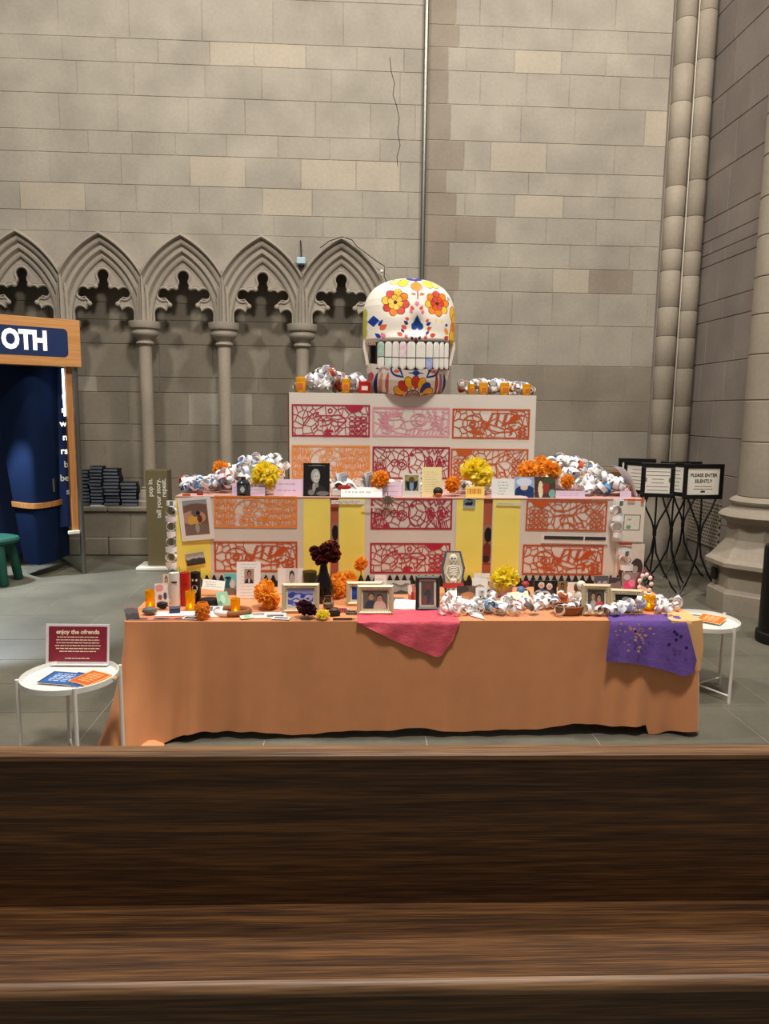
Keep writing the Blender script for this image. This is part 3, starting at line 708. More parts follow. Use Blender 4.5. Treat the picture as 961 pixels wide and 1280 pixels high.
def design(kind):
    L = []; fill = []      # L: (polyline, width)
    if kind == 'jaguar':
        L += [(s, .8) for s in voro(sites(3, 62, [(40, 18, 16, 7), (62, 17, 12, 6), (80, 6, 10, 5)]))]
        L += [(p, 1.1) for p in ([(14, 24), (20, 16), (27, 11), (34, 9), (29, 15), (36, 13), (50, 13), (60, 12), (67, 15), (70, 19), (66, 21), (58, 20)], [(27, 30), (34, 24), (33, 18), (38, 14)], [(38, 20), (50, 18), (58, 20), (60, 26)], [(36, 26), (46, 24), (52, 20)], [(58, 32), (62, 25), (68, 21)], circ(49, 7, 2.5))]
        L += [(circ(x, y, 3.6, 2.4), .9) for x in (77, 85, 93) for y in (16, 22, 28, 34)]
        fill += [circ(80, 0, 11, 8.5, 0, 180), circ(46, 38, 6, 5, 180, 360), [(40, 33), (44, 29), (52, 30), (54, 33)]]
    elif kind == 'bird':
        L += [(s, .7) for s in voro(sites(8, 30, [(25, 18, 18, 14), (58, 17, 14, 9), (83, 14, 8, 10)]))]
        for k in range(26):
            a = R(95+8.2*k); r1, r2 = 8+2*(k % 2), 17+2*(k % 3); L.append(([(27+r1*math.cos(a), 18+r1*.75*math.sin(a)), (27+r2*math.cos(a+.1), 18+r2*.8*math.sin(a+.1))], .9))
        L += [(p, .9) for p in (circ(27, 18, 13, 10, -100, 80), circ(31, 17, 9, 7, -110, 60), circ(60, 16, 11, 8), circ(62, 16, 6, 6), zig(80, 4, 86, 30, 11, 2.5), zig(92, 4, 90, 34, 9, 2.), zig(72, 6, 80, 30, 9, 2.), circ(84, 17, 5, 7), [(36, 26), (46, 30), (56, 26), (66, 30), (76, 28)])]
        L += [([(42+5*k, 36), (46+5*k, 28)], .7) for k in range(11)]
    elif kind == 'fish':
        L += [(s, .9) for s in voro(sites(15, 46, [(45, 16, 18, 10), (66, 16, 16, 10), (72, 28, 14, 6)]))]
        L += [(p, 1.1) for p in (circ(26, 19, 13, 11), circ(28, 20, 6, 5), circ(27, 20, 3, 2.5), circ(42, 20, 5, 4), zig(52, 5, 44, 26, 12, 1.6), zig(60, 5, 56, 22, 10, 1.6), zig(70, 5, 66, 20, 9, 2), [(40, 18), (54, 21), (68, 26), (82, 20)], [(46, 26), (60, 30), (76, 29), (86, 24)], circ(82, 18, 9, 9), [(52, 5), (76, 5), (86, 9)], zig(88, 22, 88, 37, 8, 2.5), zig(94, 20, 94, 37, 8, 2.5), zig(78, 24, 76, 33, 6, 1.5))]
        for k in range(12): L.append(([(64+1.6*k, 22-1.1*k), (70+1.8*k, 18-1.0*k)], 1.6))
        fill += [[(72, 18), (78, 8), (84, 5), (88, 9), (80, 18)], [(18, 29), (34, 28), (44, 33), (30, 33)]]
    elif kind == 'leaves':
        for k in range(46):
            x = 2+k*2.15; g = random.Random(k)
            if 24 < x < 62: continue
            ln = 6; 
            for y in (5, 14, 23, 32):
                sl = g.uniform(-3, 3); L.append((circ(x+sl*.2, y+g.uniform(-2, 2), 1.3, 5.2, 0, 360, 8), .48))
        L += [(s, .42) for s in voro(sites(21, 40, [(45, 20, 18, 14)]))]
        for cx, cy, rr in ((52, 21, 11), (40, 16, 7), (38, 27, 7), (34, 30, 5), (56, 31, 6), (44, 33, 5), (48, 8, 6), (62, 27, 5)):
            L.append((circ(cx, cy, rr*.75, rr*.7), .7)); L.append((circ(cx+1, cy, rr*.45, rr*.4), .7))
            for k in range(6): a = R(60*k+20); L.append(([(cx+rr*.45*math.cos(a), cy+rr*.4*math.sin(a)), (cx+rr*.75*math.cos(a+.4), cy+rr*.7*math.sin(a+.4))], .6))
        L += [(circ(45, 20, 22, 17, 180, 330), .9)]
    elif kind == 'face':
        L += [(s, .8) for s in voro(sites(33, 52, [(40, 18, 12, 12), (78, 16, 14, 10), (85, 30, 12, 6)]))]
        L += [(p, 1.) for p in (circ(40, 17, 8, 13, 180, 380), circ(38, 21, 6, 6), circ(38, 21, 3.2, 3), circ(57, 18, 11, 16), circ(29, 19, 5, 4), circ(10, 30, 6, 9, 180, 360), circ(74, 19, 4.5, 8), circ(87, 18, 5, 8), [(66, 38), (74, 28), (84, 38)], [(70, 3), (73, 8), (78, 3), (80, 9), (84, 3), (88, 8), (92, 3)])]
        for k in range(7): L.append(([(70+k*1.3, 24), (72+k*.5, 14)], .7)); L.append(([(83+k*1.3, 24), (86+k*.3, 14)], .7)); L.append(([(80+k*2.6, 37), (78+k*2.4, 27)], .8)); L.append(([(2+k*2.2, 37), (4+k*2.2, 16)], .8))
        fill += [circ(51, 9, 2.2), circ(93, 17, 2.2), [(14, 36), (24, 36), (20, 31)]]
    elif kind == 'dog':
        L += [(s, .8) for s in voro(sites(41, 60, [(48, 22, 18, 9), (62, 14, 12, 7), (18, 5, 9, 5)]))]
        L += [(p, 1.2) for p in ([(34, 32), (36, 20), (44, 18), (58, 18), (64, 10), (72, 6), (78, 10), (72, 13)], [(34, 12), (44, 14), (52, 12), (64, 6)], [(58, 18), (60, 28), (60, 35)], [(44, 30), (42, 24), (48, 20)], circ(52, 33, 7, 5, 180, 360), circ(67, 32, 5, 4, 180, 360), [(64, 20), (70, 26), (72, 34)], [(30, 8), (36, 13), (46, 12)])]
        L += [(circ(x+(y % 2), y, 2.6, 2), .8) for x in (6, 12, 18, 24) for y in (14, 19, 24, 29, 34)]
        L += [(circ(x, y, 2.4, 2.4), .8) for x in (82, 88, 94) for y in (14, 20, 26, 32)]
        fill += [circ(17, 0, 11, 9, 0, 180), [(60, 6), (74, 1), (66, 5)]]
    L += [(p, 1.7) for p in ([(.6, .6), (99.4, .6)], [(99.4, .6), (99.4, 37.4)], [(99.4, 37.4), (.6, 37.4)], [(.6, 37.4), (.6, .6)])]
    return L, fill
DS = {}
def papel(label, kind, col, box, Y, roll=0):
    if kind not in DS: DS[kind] = design(kind)
    L, fill = DS[kind]; x0, x1, y0, y1 = box
    a = ony(x0, y0, Y); b = ony(x1, y0, Y); zb = ony(x0, y1, Y).z; w = b.x-a.x; h = a.z-zb
    sx, sz = w/100, h/38; mb = MB(); e = 0
    def T(p): return (min(max(p[0], 0), 100)*sx-w/2, min(max(p[1], 0), 38))
    for pl, wd_ in L:
        hw_ = wd_*.62*sx
        for p, q in zip(pl[:-1], pl[1:]):
            P0, Q0 = T(p), T(q); P1 = Vector((P0[0], -P0[1]*sz)); Q1 = Vector((Q0[0], -Q0[1]*sz)); d = Q1-P1
            if d.length < 1e-4: continue
            d.normalize(); nn = Vector((-d.y, d.x))*hw_; P1 = P1-d*hw_*.6; Q1 = Q1+d*hw_*.6; e += 1; y = -.0000012*e
            mb.add([(P1.x+nn.x, y, P1.y+nn.y), (Q1.x+nn.x, y, Q1.y+nn.y), (Q1.x-nn.x, y, Q1.y-nn.y), (P1.x-nn.x, y, P1.y-nn.y)], [(0, 3, 2, 1)])
    for pl in fill:
        e += 1; pts = [T(p) for p in pl]; n = len(pts)
        mb.add([(p[0], -.0000012*e, -p[1]*sz) for p in pts], [tuple(range(n))])
    key = 'papel_'+col
    if key not in M: M[key] = mat(key, tuple(int(col[i:i+2], 16) for i in (0, 2, 4)), .6)
    me = bpy.data.meshes.new('papel_picado'); me.from_pydata(mb.v, [], mb.f); me.materials.append(M[key])
    o = link('papel_picado', me, None, ((a.x+b.x)/2, Y-.0035, a.z), (0, R(roll), 0))
    tag(o, label, 'papel picado')
Q = 'cut-paper panel'
papel('crimson '+Q+' with a sun, top left of the top riser', 'jaguar', 'B02440', (365, 462, 505.5, 545), Y3)
papel('pale pink '+Q+' in the middle of the top row below the skull', 'bird', 'E498AA', (466, 562, 509, 545), Y3)
papel('orange-red '+Q+' at the top right corner of the top riser', 'fish', 'C4521E', (566, 662, 511, 547.5), Y3)
papel('light orange '+Q+' of leaves behind the black portrait card', 'leaves', 'F09440', (365, 462, 556.5, 597), Y3)
papel('dark red '+Q+' behind the cream note on the upper riser', 'face', 'A02238', (466, 562, 558.5, 598), Y3)
papel('burnt orange '+Q+' behind the large yellow flower', 'dog', 'C45A24', (564, 660, 561, 600), Y3)
papel('light orange '+Q+' of leaves beside the tilted dog photo', 'leaves', 'F08E3A', (268, 371, 620, 659), Y2, .2)
papel('orange-red '+Q+' below the leaf panel at lower left', 'fish', 'C4521E', (268, 371, 677, 714), Y2)
papel('crimson '+Q+' with a sleeping face in the centre of the wide riser', 'face', 'B02840', (464, 565, 622.5, 661), Y2)
papel('crimson '+Q+' with a sun beside the skeleton coffin', 'jaguar', 'B8243C', (463, 562.5, 679, 716), Y2)
papel('burnt orange '+Q+' of a dog under the right paper chain heap', 'dog', 'C85A24', (658.5, 759, 625.5, 663), Y2, .6)
papel('orange-red '+Q+' below the dark label bars at lower right', 'fish', 'C85422', (654, 754, 681.5, 718), Y2, .6)

# ------------------------------------------------------------------ sugar skull
SY = 5.97; DROP = .060; pc = ony(513.4, 492, 5.65); SX = pc.x
sk = thing('sugar_skull', 'giant white papier mache skull painted with bright flowers on the top riser', 'skull', (SX, SY, T3+.002-DROP))
U_ = .001005
def interp(x, xs, ys): return float(np.interp(x, xs, ys))
WH = {'z': [118, 121, 130, 145, 165, 200, 250, 300, 350, 400, 450, 500, 560, 600, 620, 632, 640], 'w': [0, 60, 122, 178, 226, 280, 322, 346, 360, 364, 366, 366, 366, 364, 356, 346, 335]}
def tear(X, Z, cx, cy, ang, ln, wd_):
    c, s = math.cos(R(ang)), math.sin(R(ang)); a = (X-cx)*c+(Z-cy)*s; b = -(X-cx)*s+(Z-cy)*c
    t = np.clip(a/ln+.5, 0, 1); return (abs(a) < ln/2) & (abs(b) < wd_/2*np.where(t < .6, np.sin(np.clip(t/.6, 0, 1)*PI/2)**1.3, np.sqrt(np.clip(1-((t-.6)/.4)**2, 0, 1))))
def flower(img, X, Z, cx, cy, r, cols_out, cols_in, rot=0):
    dx, dz = X-cx, Z-cy; rr = np.hypot(dx, dz); a = (np.degrees(np.arctan2(dz, dx))+rot) % 360
    for ring, (n, ro, cols) in enumerate(((8, r, cols_out), (6, r*.56, cols_in))):
        t = (a/360*n) % 1; lobe = ro*(.80+.20*np.sin(t*PI)); k = (a/360*n).astype(int) % n
        put(img, rr < lobe+r*.05, (92, 46, 26))
        for i in range(n): put(img, (rr < lobe) & (k == i) & (abs(t-.5) < .46), cols[i % len(cols)])
    put(img, rr < r*.14, (60, 40, 26))
def paint_cranium(X, Z):
    img = A3(X, (240, 232, 218)); red, org, yel, blu, pnk, cor = (206, 64, 44), (240, 134, 36), (250, 196, 66), (20, 62, 148), (224, 128, 150), (216, 84, 70)
    for cx, cz, ang, l, w_, c in ((505, 205, 90, 84, 84, org), (415, 178, 150, 100, 62, yel), (350, 172, 165, 80, 44, (252, 214, 130)), (590, 182, 30, 100, 62, yel), (650, 192, 20, 70, 44, (252, 214, 130))):
        put(img, tear(X, Z, cx, cz, ang, l+10, w_+10), (120, 74, 30)); put(img, tear(X, Z, cx, cz, ang, l, w_), c)
    put(img, ell(X, Z, 498, 140, 64, 27), blu); put(img, ell(X, Z, 495, 134, 16, 8), (220, 150, 190))
    flower(img, X, Z, 345, 337, 102, [cor, cor, org, red, yel, cor, yel, org], [yel, (250, 208, 96)], 10)
    flower(img, X, Z, 666, 337, 96, [org, yel, org, org, yel, org, cor, org], [red, cor, (230, 90, 40)], 30)
    put(img, (abs(X-512) < 7) & (abs(Z-283) < 32), cor)
    for x, a in ((476, 215), (490, 240), (536, 300), (550, 325)): put(img, tear(X, Z, x, 278, a, 34, 16), cor)
    # nose, an upside-down heart
    put(img, ((abs(X-509) < (Z-430)*.52) & (Z > 430) & (Z < 515)) | ell(X, Z, 487, 516, 25, 28) | ell(X, Z, 531, 516, 25, 28), (20, 66, 136))
    put(img, ell(X, Z, 509, 552, 12, 14), (240, 232, 218))
    T_ = [(505, 352, 270, 44, 34, pnk), (468, 380, 60, 40, 26, cor), (541, 378, 120, 40, 26, cor), (460, 407, 65, 38, 26, pnk), (551, 410, 115, 36, 26, pnk),
          (430, 462, 35, 36, 26, cor), (588, 470, 145, 34, 22, cor), (422, 490, 45, 42, 28, (30, 60, 120)), (598, 494, 150, 44, 26, (30, 60, 120)), (406, 522, 30, 48, 32, cor), (604, 528, 150, 44, 28, cor),
          (398, 548, 50, 40, 20, (60, 50, 110)), (590, 560, 130, 44, 20, (60, 50, 110)), (376, 575, 30, 48, 34, red), (632, 578, 160, 50, 34, red), (424, 590, 70, 42, 26, cor), (574, 594, 110, 40, 26, cor), (468, 604, 60, 36, 22, (40, 50, 110)), (498, 612, 90, 36, 26, red), (528, 602, 120, 34, 22, (40, 50, 110)),
          (258, 519, 150, 66, 44, (226, 108, 60)), (236, 486, 125, 60, 26, blu), (212, 580, 40, 58, 30, blu), (252, 582, 60, 54, 36, pnk), (740, 535, 65, 64, 34, (236, 156, 60)), (742, 492, 60, 26, 24, (60, 60, 130)), (746, 588, 140, 46, 34, red), (780, 618, 120, 36, 26, blu),
          (655, 466, 90, 36, 18, (250, 220, 120)), (704, 470, 90, 36, 18, (250, 220, 120)), (760, 285, 60, 44, 24, (110, 180, 210))]
    for cx, cz, a, l, w_, c in T_: put(img, tear(X, Z, cx, cz, a, l, w_), c)
    put(img, (abs(X-182)+abs(Z-472)*1.05 < 46), blu)
    for cx, cz in ((800, 400), (806, 520), (818, 455), (796, 580)):
        put(img, ell(X, Z, cx, cz, 30, 62), (196, 120, 30)); put(img, ell(X, Z, cx, cz, 24, 54), (246, 190, 50))
    put(img, ell(X, Z, 804, 500, 16, 40), (232, 120, 40))
    for cz in (410, 480, 550): put(img, ell(X, Z, 118, cz, 20, 44), (190, 186, 80))
    put(img, (abs(Z-630) < 5) & (np.sin(X*.35) > .2), cor)
    return img
def skull_surf(name, zrows, wfun, dfun, cx, paint, parent, cols=300, backc=44, mod=None, smoothit=True):
    th = np.concatenate([np.linspace(-90, 90, cols), np.linspace(90, 270, backc)[1:-1]])      # 0 = front (-y)
    n = len(th); V = []; COL = []
    for z in zrows:
        w_ = wfun(z); d_ = dfun(z); t = np.radians(th); e = .92
        x = w_*np.sign(np.sin(t))*abs(np.sin(t))**e; y = -d_*np.sign(np.cos(t))*abs(np.cos(t))**e
        Z = np.full(n, float(z))
        if mod: x, y, Z = mod(x, y, Z)
        V.append(np.stack([x*U_, y*U_, (1075-Z)*U_], -1)); COL.append(paint(x+cx, Z)*np.where(np.abs(th) <= 91, 1., 1.)[:, None])
    m_ = len(zrows); V = np.concatenate(V); COL = np.concatenate(COL)
    fs = [(i*n+k, i*n+(k+1) % n, (i+1)*n+(k+1) % n, (i+1)*n+k) for i in range(m_-1) for k in range(n)]
    fs += [tuple(range((m_-1)*n, m_*n))]
    me = bpy.data.meshes.new(name); me.from_pydata([tuple(p) for p in V], [], fs)
    at = me.color_attributes.new('Col', 'FLOAT_COLOR', 'POINT'); at.data.foreach_set('color', np.concatenate([COL, np.ones((len(COL), 1))], 1).astype(np.float32).ravel())
    bm = bmesh.new(); bm.from_mesh(me); bmesh.ops.recalc_face_normals(bm, faces=bm.faces); bm.to_mesh(me); bm.free()
    me.materials.append(M['paint']); me.polygons.foreach_set('use_smooth', [True]*len(me.polygons)); me.set_sharp_from_angle(angle=R(60))
    return link(name, me, parent)
def crmod(x, y, Z):
    fr = y < 0
    for sx in (-125, 196):      # shallow eye sockets, nose hollow
        g = np.exp(-(((x-sx)/95)**2+((Z-337)/85)**2)); y = y+np.where(fr, 26*g, 0)
    y = y+np.where(fr, 22*np.exp(-(((x-39)/40)**2+((Z-500)/55)**2)), 0)
    y = y-np.where(fr, 26*np.exp(-((Z-610)/40)**2)*np.exp(-(x/260)**2), 0)
    return x, y, Z
zr_ = list(np.concatenate([[118.2, 119, 121, 124, 128, 133], np.arange(138, 641, 3.2)]))
wf = lambda z: interp(z, WH['z'], WH['w'])
skull_surf('cranium', zr_, wf, lambda z: wf(z)*(.90 if z < 520 else .90-.0*(z-520)), 470, paint_cranium, sk, mod=crmod)
# upper jaw with teeth
ja = MB(); bk = []
def arcpt(t, w_, d_, off=0): a = R(t); return ((w_+off)*math.sin(a), -165-(175+off)*math.cos(a))
for z in (628, 830): bk.append([(arcpt(t, 300, 322)[0]*U_+.017, arcpt(t, 300, 322)[1]*U_, (1075-z)*U_) for t in range(-72, 73, 6)])
n = len(bk[0]); vs = bk[0]+bk[1]+[(p[0], .1, p[2]) for p in bk[0]]+[(p[0], .1, p[2]) for p in bk[1]]
fs = [(k, k+1, n+k+1, n+k) for k in range(n-1)]+[(n+k, n+k+1, 3*n+k+1, 3*n+k) for k in range(n-1)]+[(k, k+1, 2*n+k+1, 2*n+k) for k in range(n-1)]
uj = ja.add(vs, fs).build('upper_jaw', M['tooth_gap'], sk)
tx = [215, 270, 325, 378, 432, 500, 575, 632, 682, 722, 762]
tints = {(1, 1): (214, 230, 218), (0, 3): (240, 214, 220), (1, 6): (170, 184, 222), (0, 0): (176, 206, 190)}
for rw, (za, zb) in enumerate(((622, 736), (742, 826))):
    for k in range(len(tx)-1):
        a0_ = math.degrees(math.asin(max(-1, min(1, (tx[k]-487)/300)))); a1_ = math.degrees(math.asin(max(-1, min(1, (tx[k+1]-487)/300))))
        mid = (tx[k]+tx[k+1])/2; drop = 14*(1-((mid-487)/280)**2)
        N_ = 8; zt, zb_ = za+(6 if rw == 0 else drop*.8)+drop*.2, zb+drop*(.9 if rw else .9)
        vs = []; fs = []
        for j in range(N_+1):
            v = j/N_; z = zt+(zb_-zt)*v
            rnd = (1-max(0, 1-v*5)**2*.5) if rw == 0 else (1-max(0, (v-.75)*4)**2*.55)
            for i in range(7):
                u = (i/6-.5)*rnd*.93+.5; t = a0_+(a1_-a0_)*u; bul = 10*math.sin(PI*i/6)+4
                x, y = arcpt(t, 300, 322, bul); vs.append((x*U_+.017, y*U_, (1075-z)*U_))
        for j in range(N_):
            for i in range(6): fs.append((j*7+i, j*7+i+1, (j+1)*7+i+1, (j+1)*7+i))
        mm = M['tooth']
        if (rw, k) in tints: mm = mat('tinted_tooth', tints[(rw, k)], .4, var=.2, scale=30)
        MB().add(vs, fs).build('tooth', mm, uj, smooth=True)
# lower jaw
JW = {'z': [770, 790, 830, 900, 960, 1000, 1030, 1055, 1072, 1075], 'w': [334, 332, 328, 318, 300, 276, 240, 190, 120, 0]}
def paint_jaw(X, Z):
    img = A3(X, (238, 230, 216)); red, yel, blu = (204, 58, 40), (244, 180, 40), (28, 64, 150)
    for x, c, b in ((205, blu, -30), (243, (226, 160, 120), -24), (290, (206, 100, 100), -18), (675, (186, 74, 50), 18), (712, (190, 130, 170), 24), (748, (40, 50, 120), 30)):
        xc = x-b*(1-((Z-940)/90)**2)*-.0+b*(((Z-940)/90)**2-.0)*-.6; put(img, (abs(X-xc) < 13*np.sqrt(np.clip(1-((Z-942)/82)**2, 0, 1))), c)
    for cx, s in ((368, 1), (632, -1)):
        put(img, tear(X, Z, cx, 862, 180-(-40 if s > 0 else 220), 130, 70), blu); put(img, tear(X, Z, cx-4*s, 857, 180-(-40 if s > 0 else 220), 92, 42), (240, 228, 210)); put(img, ell(X, Z, cx-8*s, 852, 22, 12), (228, 96, 60))
    put(img, ell(X, Z, 507, 864, 60, 6) | ell(X, Z, 507, 864, 26, 20), blu)
    put(img, ell(X, Z, 168, 885, 24, 32), red); put(img, ell(X, Z, 285, 828, 28, 9) | ell(X, Z, 700, 834, 30, 9), (226, 140, 150)); put(img, ell(X, Z, 232, 812, 16, 7) | ell(X, Z, 742, 815, 18, 7), (50, 130, 100))
    for cx, cz, a, c in ((390, 1046, 180, red), (392, 1000, 205, yel), (418, 968, 230, red), (456, 944, 252, yel), (507, 938, 270, red), (550, 950, 292, yel), (580, 976, 318, blu), (600, 1006, 335, yel), (592, 1046, 0, red)):
        put(img, tear(X, Z, cx, cz, a, 112, 66), (110, 50, 24)); put(img, tear(X, Z, cx, cz, a, 102, 56), c)
    put(img, ell(X, Z, 492, 1040, 60, 52), (70, 36, 26)); put(img, ell(X, Z, 492, 1040, 52, 44) & ((np.sin(X*.45)*np.sin(Z*.5)) > .1), (236, 214, 190))
    return img
jr_ = list(np.concatenate([np.arange(770, 1060, 3.2), [1062, 1066, 1070, 1072, 1074]]))
jw = lambda z: interp(z, JW['z'], JW['w'])
def jmod(x, y, Z):   # rim higher at the back corners, dips under the teeth
    t = np.clip((1060-Z)/290, 0, 1); dip = 74*np.exp(-(x/250)**2)*np.where(y < 0, 1, .3); Z2 = Z+dip*t**2*(Z < 1060); return x, y, np.where(SY+y*U_ > 5.738, np.minimum(Z2, 1075-DROP/U_), Z2)
lj = skull_surf('lower_jaw', jr_, jw, lambda z: jw(z)*1.06, 472, paint_jaw, sk, mod=jmod)
lid = [(jw(770)*math.sin(R(t))*U_*.99, -jw(770)*1.06*math.cos(R(t))*U_*.99, (1075-812)*U_) for t in range(0, 360, 8)]
MB().add(lid, [tuple(range(len(lid)))]).build('jaw_floor', M['skull_white'], sk)
MB().box(-.30, .31, -.08, .2, .24, .46).build('dark_mouth_fill', M['tooth_gap'], sk)  # added dark block, its colour gives the shade in the gap beside the teeth
for s, xs in ((-1, (-352, -330)), (1, (338, 352))):
    poly = [(s*.335, .46), (s*.362, .47), (s*.366, .42), (s*.352, .36), (s*.338, .285), (s*.318, .285), (s*.325, .36), (s*.318, .42)]
    MB().prism(poly, -.10, .06).build('jaw_hinge', M['skull_white'], sk)

# ================================================================== FLOWERS
PC = {}
def pom_mesh(key, cols, n, pl, pw, sq=.85, ruff=.3, curl=.25, seed=1):
    """tissue flower of unit radius, its middle at the origin"""
    if key in PC: return PC[key]
    g = random.Random(seed); mb = MB()
    for i in range(n):
        u = g.uniform(-.75, 1); a = g.uniform(0, 2*PI); q = math.sqrt(max(0, 1-u*u)); d = Vector((q*math.cos(a), q*math.sin(a), u))
        side = d.cross(Vector((g.uniform(-1, 1), g.uniform(-1, 1), g.uniform(-1, 1)))).normalized(); up = side.cross(d)
        r1 = g.uniform(.86, 1.05); r_0 = r1-pl; c = lin(g.choice(cols)); sh = g.uniform(.85, 1.1); c = tuple(min(1, x*sh) for x in c); vs = []
        for j in range(4):
            t = j/3; rr = r_0+(r1-r_0)*t; ww = pw*(.35+.65*math.sin(PI*(.15+.6*t)))
            cu = up*(curl*t*t*pl)
            for k in (-1, 0, 1): vs.append((d*rr+side*(ww*k)+cu+up*(ruff*pw*(abs(k)-.5)*(1 if j % 2 else -1))+d*(g.uniform(-.03, .03) if t == 1 else 0)))
        vs = [(v.x, v.y, v.z*sq) for v in vs]
        mb.add(vs, [(j*3+k, j*3+k+1, (j+1)*3+k+1, (j+1)*3+k) for j in range(3) for k in range(2)], c)
    cc = lin(cols[0]); mb.sphere((0, 0, 0), .62, 10, 7, sz=sq, col=tuple(x*.9 for x in cc))
    me = bpy.data.meshes.new(key); me.from_pydata(mb.v, [], mb.f)
    at = me.color_attributes.new('Col', 'FLOAT_COLOR', 'POINT'); at.data.foreach_set('color', np.array([(c[0], c[1], c[2], 1) for c in mb.c], dtype=np.float32).ravel())
    me.materials.append(M['petal']); PC[key] = me; return me
ORG = [(255, 186, 66), (254, 176, 50), (255, 196, 84), (252, 166, 40)]; YEL = [(255, 240, 84), (255, 234, 66), (255, 244, 120), (254, 228, 54)]
pom_mesh('orange_petals', ORG, 230, .5, .14, .9, .5, .4, 2); pom_mesh('yellow_petals', YEL, 150, .8, .23, .85, .25, .3, 3)
pom_mesh('plum_petals', [(64, 24, 44), (86, 30, 56), (48, 20, 36), (110, 60, 70)], 170, .45, .15, .75, .5, .4, 4)
pom_mesh('rust_petals', [(120, 30, 22), (84, 20, 18), (150, 70, 30), (60, 16, 18)], 130, .5, .22, .85, .5, .5, 5)
pom_mesh('peach_petals', [(238, 170, 96), (230, 150, 70)], 90, .5, .2, .6, .5, .4, 6)
def pom(label, key, box, z, Y=None, sink=.0, stem=None, group=None):
    x0, x1, y0, y1 = box
    if Y is None: Y = onz((x0+x1)/2, y1, z).y
    if z == TZ: Y = max(Y, AY0+(ony(x1, y0, Y)-ony(x0, y0, Y)).x*.42)
    c = ony((x0+x1)/2, (y0+y1)/2, Y); r = (ony(x1, y0, Y)-ony(x0, y0, Y)).x/2; rz = abs(ony(x0, y0, Y).z-ony(x0, y1, Y).z)/2
    t = thing('paper_flower', label, 'paper flower', (c.x, Y, z if stem is None or stem == 'z' else c.z-rz), group=group)
    c.z = max(c.z, z+rz*1.08)
    dz = c.z-(z if stem is None or stem == 'z' else c.z-rz)
    link('petals', PC[key], t, (0, 0, dz), (random.uniform(-.5, .5)+.6, random.uniform(-.3, .3), random.uniform(0, 6)), (r*.97, r*.97, rz*1.12))
    if stem == 'z': MB().tube([(0, .01, 0), (.002, .005, dz*.6), (0, 0, dz)], .004, 6).build('stem', M['stem'], t)
    return t
F2 = 'upper riser'
pom('large yellow tissue flower at the left of the upper ledge', 'yellow_petals', (313, 350, 576, 612), T2, 5.27)
pom('largest yellow tissue flower above the small yellow note', 'yellow_petals', (573, 618, 572, 611), T2, 5.34, stem='z')
pom('orange tissue flower half buried in the left paper chain heap', 'orange_petals', (267, 288, 574, 599), T2, 5.62, stem='z')
pom('orange paper flower on a short stem beside the open white booklet', 'orange_petals', (463, 488, 588, 611), T2, 5.24, stem='z')
pom('small orange paper flower beside the cream note', 'orange_petals', (555, 576, 595, 616), T2, 5.25)
for b, l, Y in (((646, 672, 575, 603), 'left bloom', 5.36), ((664, 686, 569, 596), 'top bloom', 5.46), ((676, 701, 574, 602), 'right bloom', 5.36)):
    pom('orange tissue flower, '+l+' of the cluster right of the top riser', 'orange_petals', b, T2, Y, stem='z')
pom('single small orange flower in front of the right paper chain heap', 'orange_petals', (700, 718, 592, 612), T2, 5.24, stem='z')
pom('big orange marigold pompon beside the memorial programme', 'orange_petals', (314, 352, 733, 760), TZ)
pom('small orange pompon sitting on top of the big marigold', 'orange_petals', (321, 343, 724, 744), TZ, stem='z', Y=4.80)
pom('dark plum tissue pompon in front of the blue picture frame', 'plum_petals', (367, 397.5, 751, 773), TZ)
pom('tiny yellow flower lying at the table edge', 'yellow_petals', (395, 412, 764, 775), TZ)
pom('peach flower head beside the black vase', 'peach_petals', (401, 418, 731, 743), TZ, 4.86, stem='z')
for b, l, Y in (((412, 434, 717, 742), 'upper left', 4.96), ((427, 447, 715, 740), 'upper right', 5.0), ((411, 431, 738, 758), 'lower left', 4.80), ((426, 447, 736, 757), 'lower right', 4.86)):
    pom('orange marigold, '+l+' of the bunch behind the two gilt frames', 'orange_petals', b, TZ, Y, stem='z')
pom('single orange flower on a thin stem above the gilt frames', 'orange_petals', (441, 461, 697, 713), TZ, 5.03, stem='z')
pom('small yellow tissue blooms in the papered pot', 'yellow_petals', (611, 651, 708, 741), TZ, 4.86, stem='z')
# vase
X, Y, w, h = std(393, 416, 700, 752, TZ)
v = thing('bottle_vase', 'tall black bottle vase holding dark red dried flowers', 'vase', (X, Y, TZ))
MB().lathe([(0, 0), (.055, 0), (.064, .03), (.064, .10), (.05, .15), (.03, .20), (.022, .25), (.022, h-.01), (.027, h)], 20).build('body', M['vase'], v, smooth=True)
for x, y, r in ((-.02, 0, .062), (.035, -.01, .066), (-.06, 0, .042), (0, .02, .055), (.06, 0, .05)):
    link('bloom', PC['rust_petals'], v, (x+.005, y, h+.045+.03*math.sin(x*60)), (random.random(), random.random(), 0), (r, r, r))
# pot under the yellow blooms
X, Y, w, h = std(622, 640, 730, 752, TZ, 4.86)
v = thing('flower_pot', 'small pot wrapped in pale pink paper under the yellow blooms', 'pot', (X, Y, TZ))
MB().lathe([(0, 0), (.045, 0), (.052, h), (.046, h), (.04, .02)], 18).build('body', M['lav'], v, smooth=True)

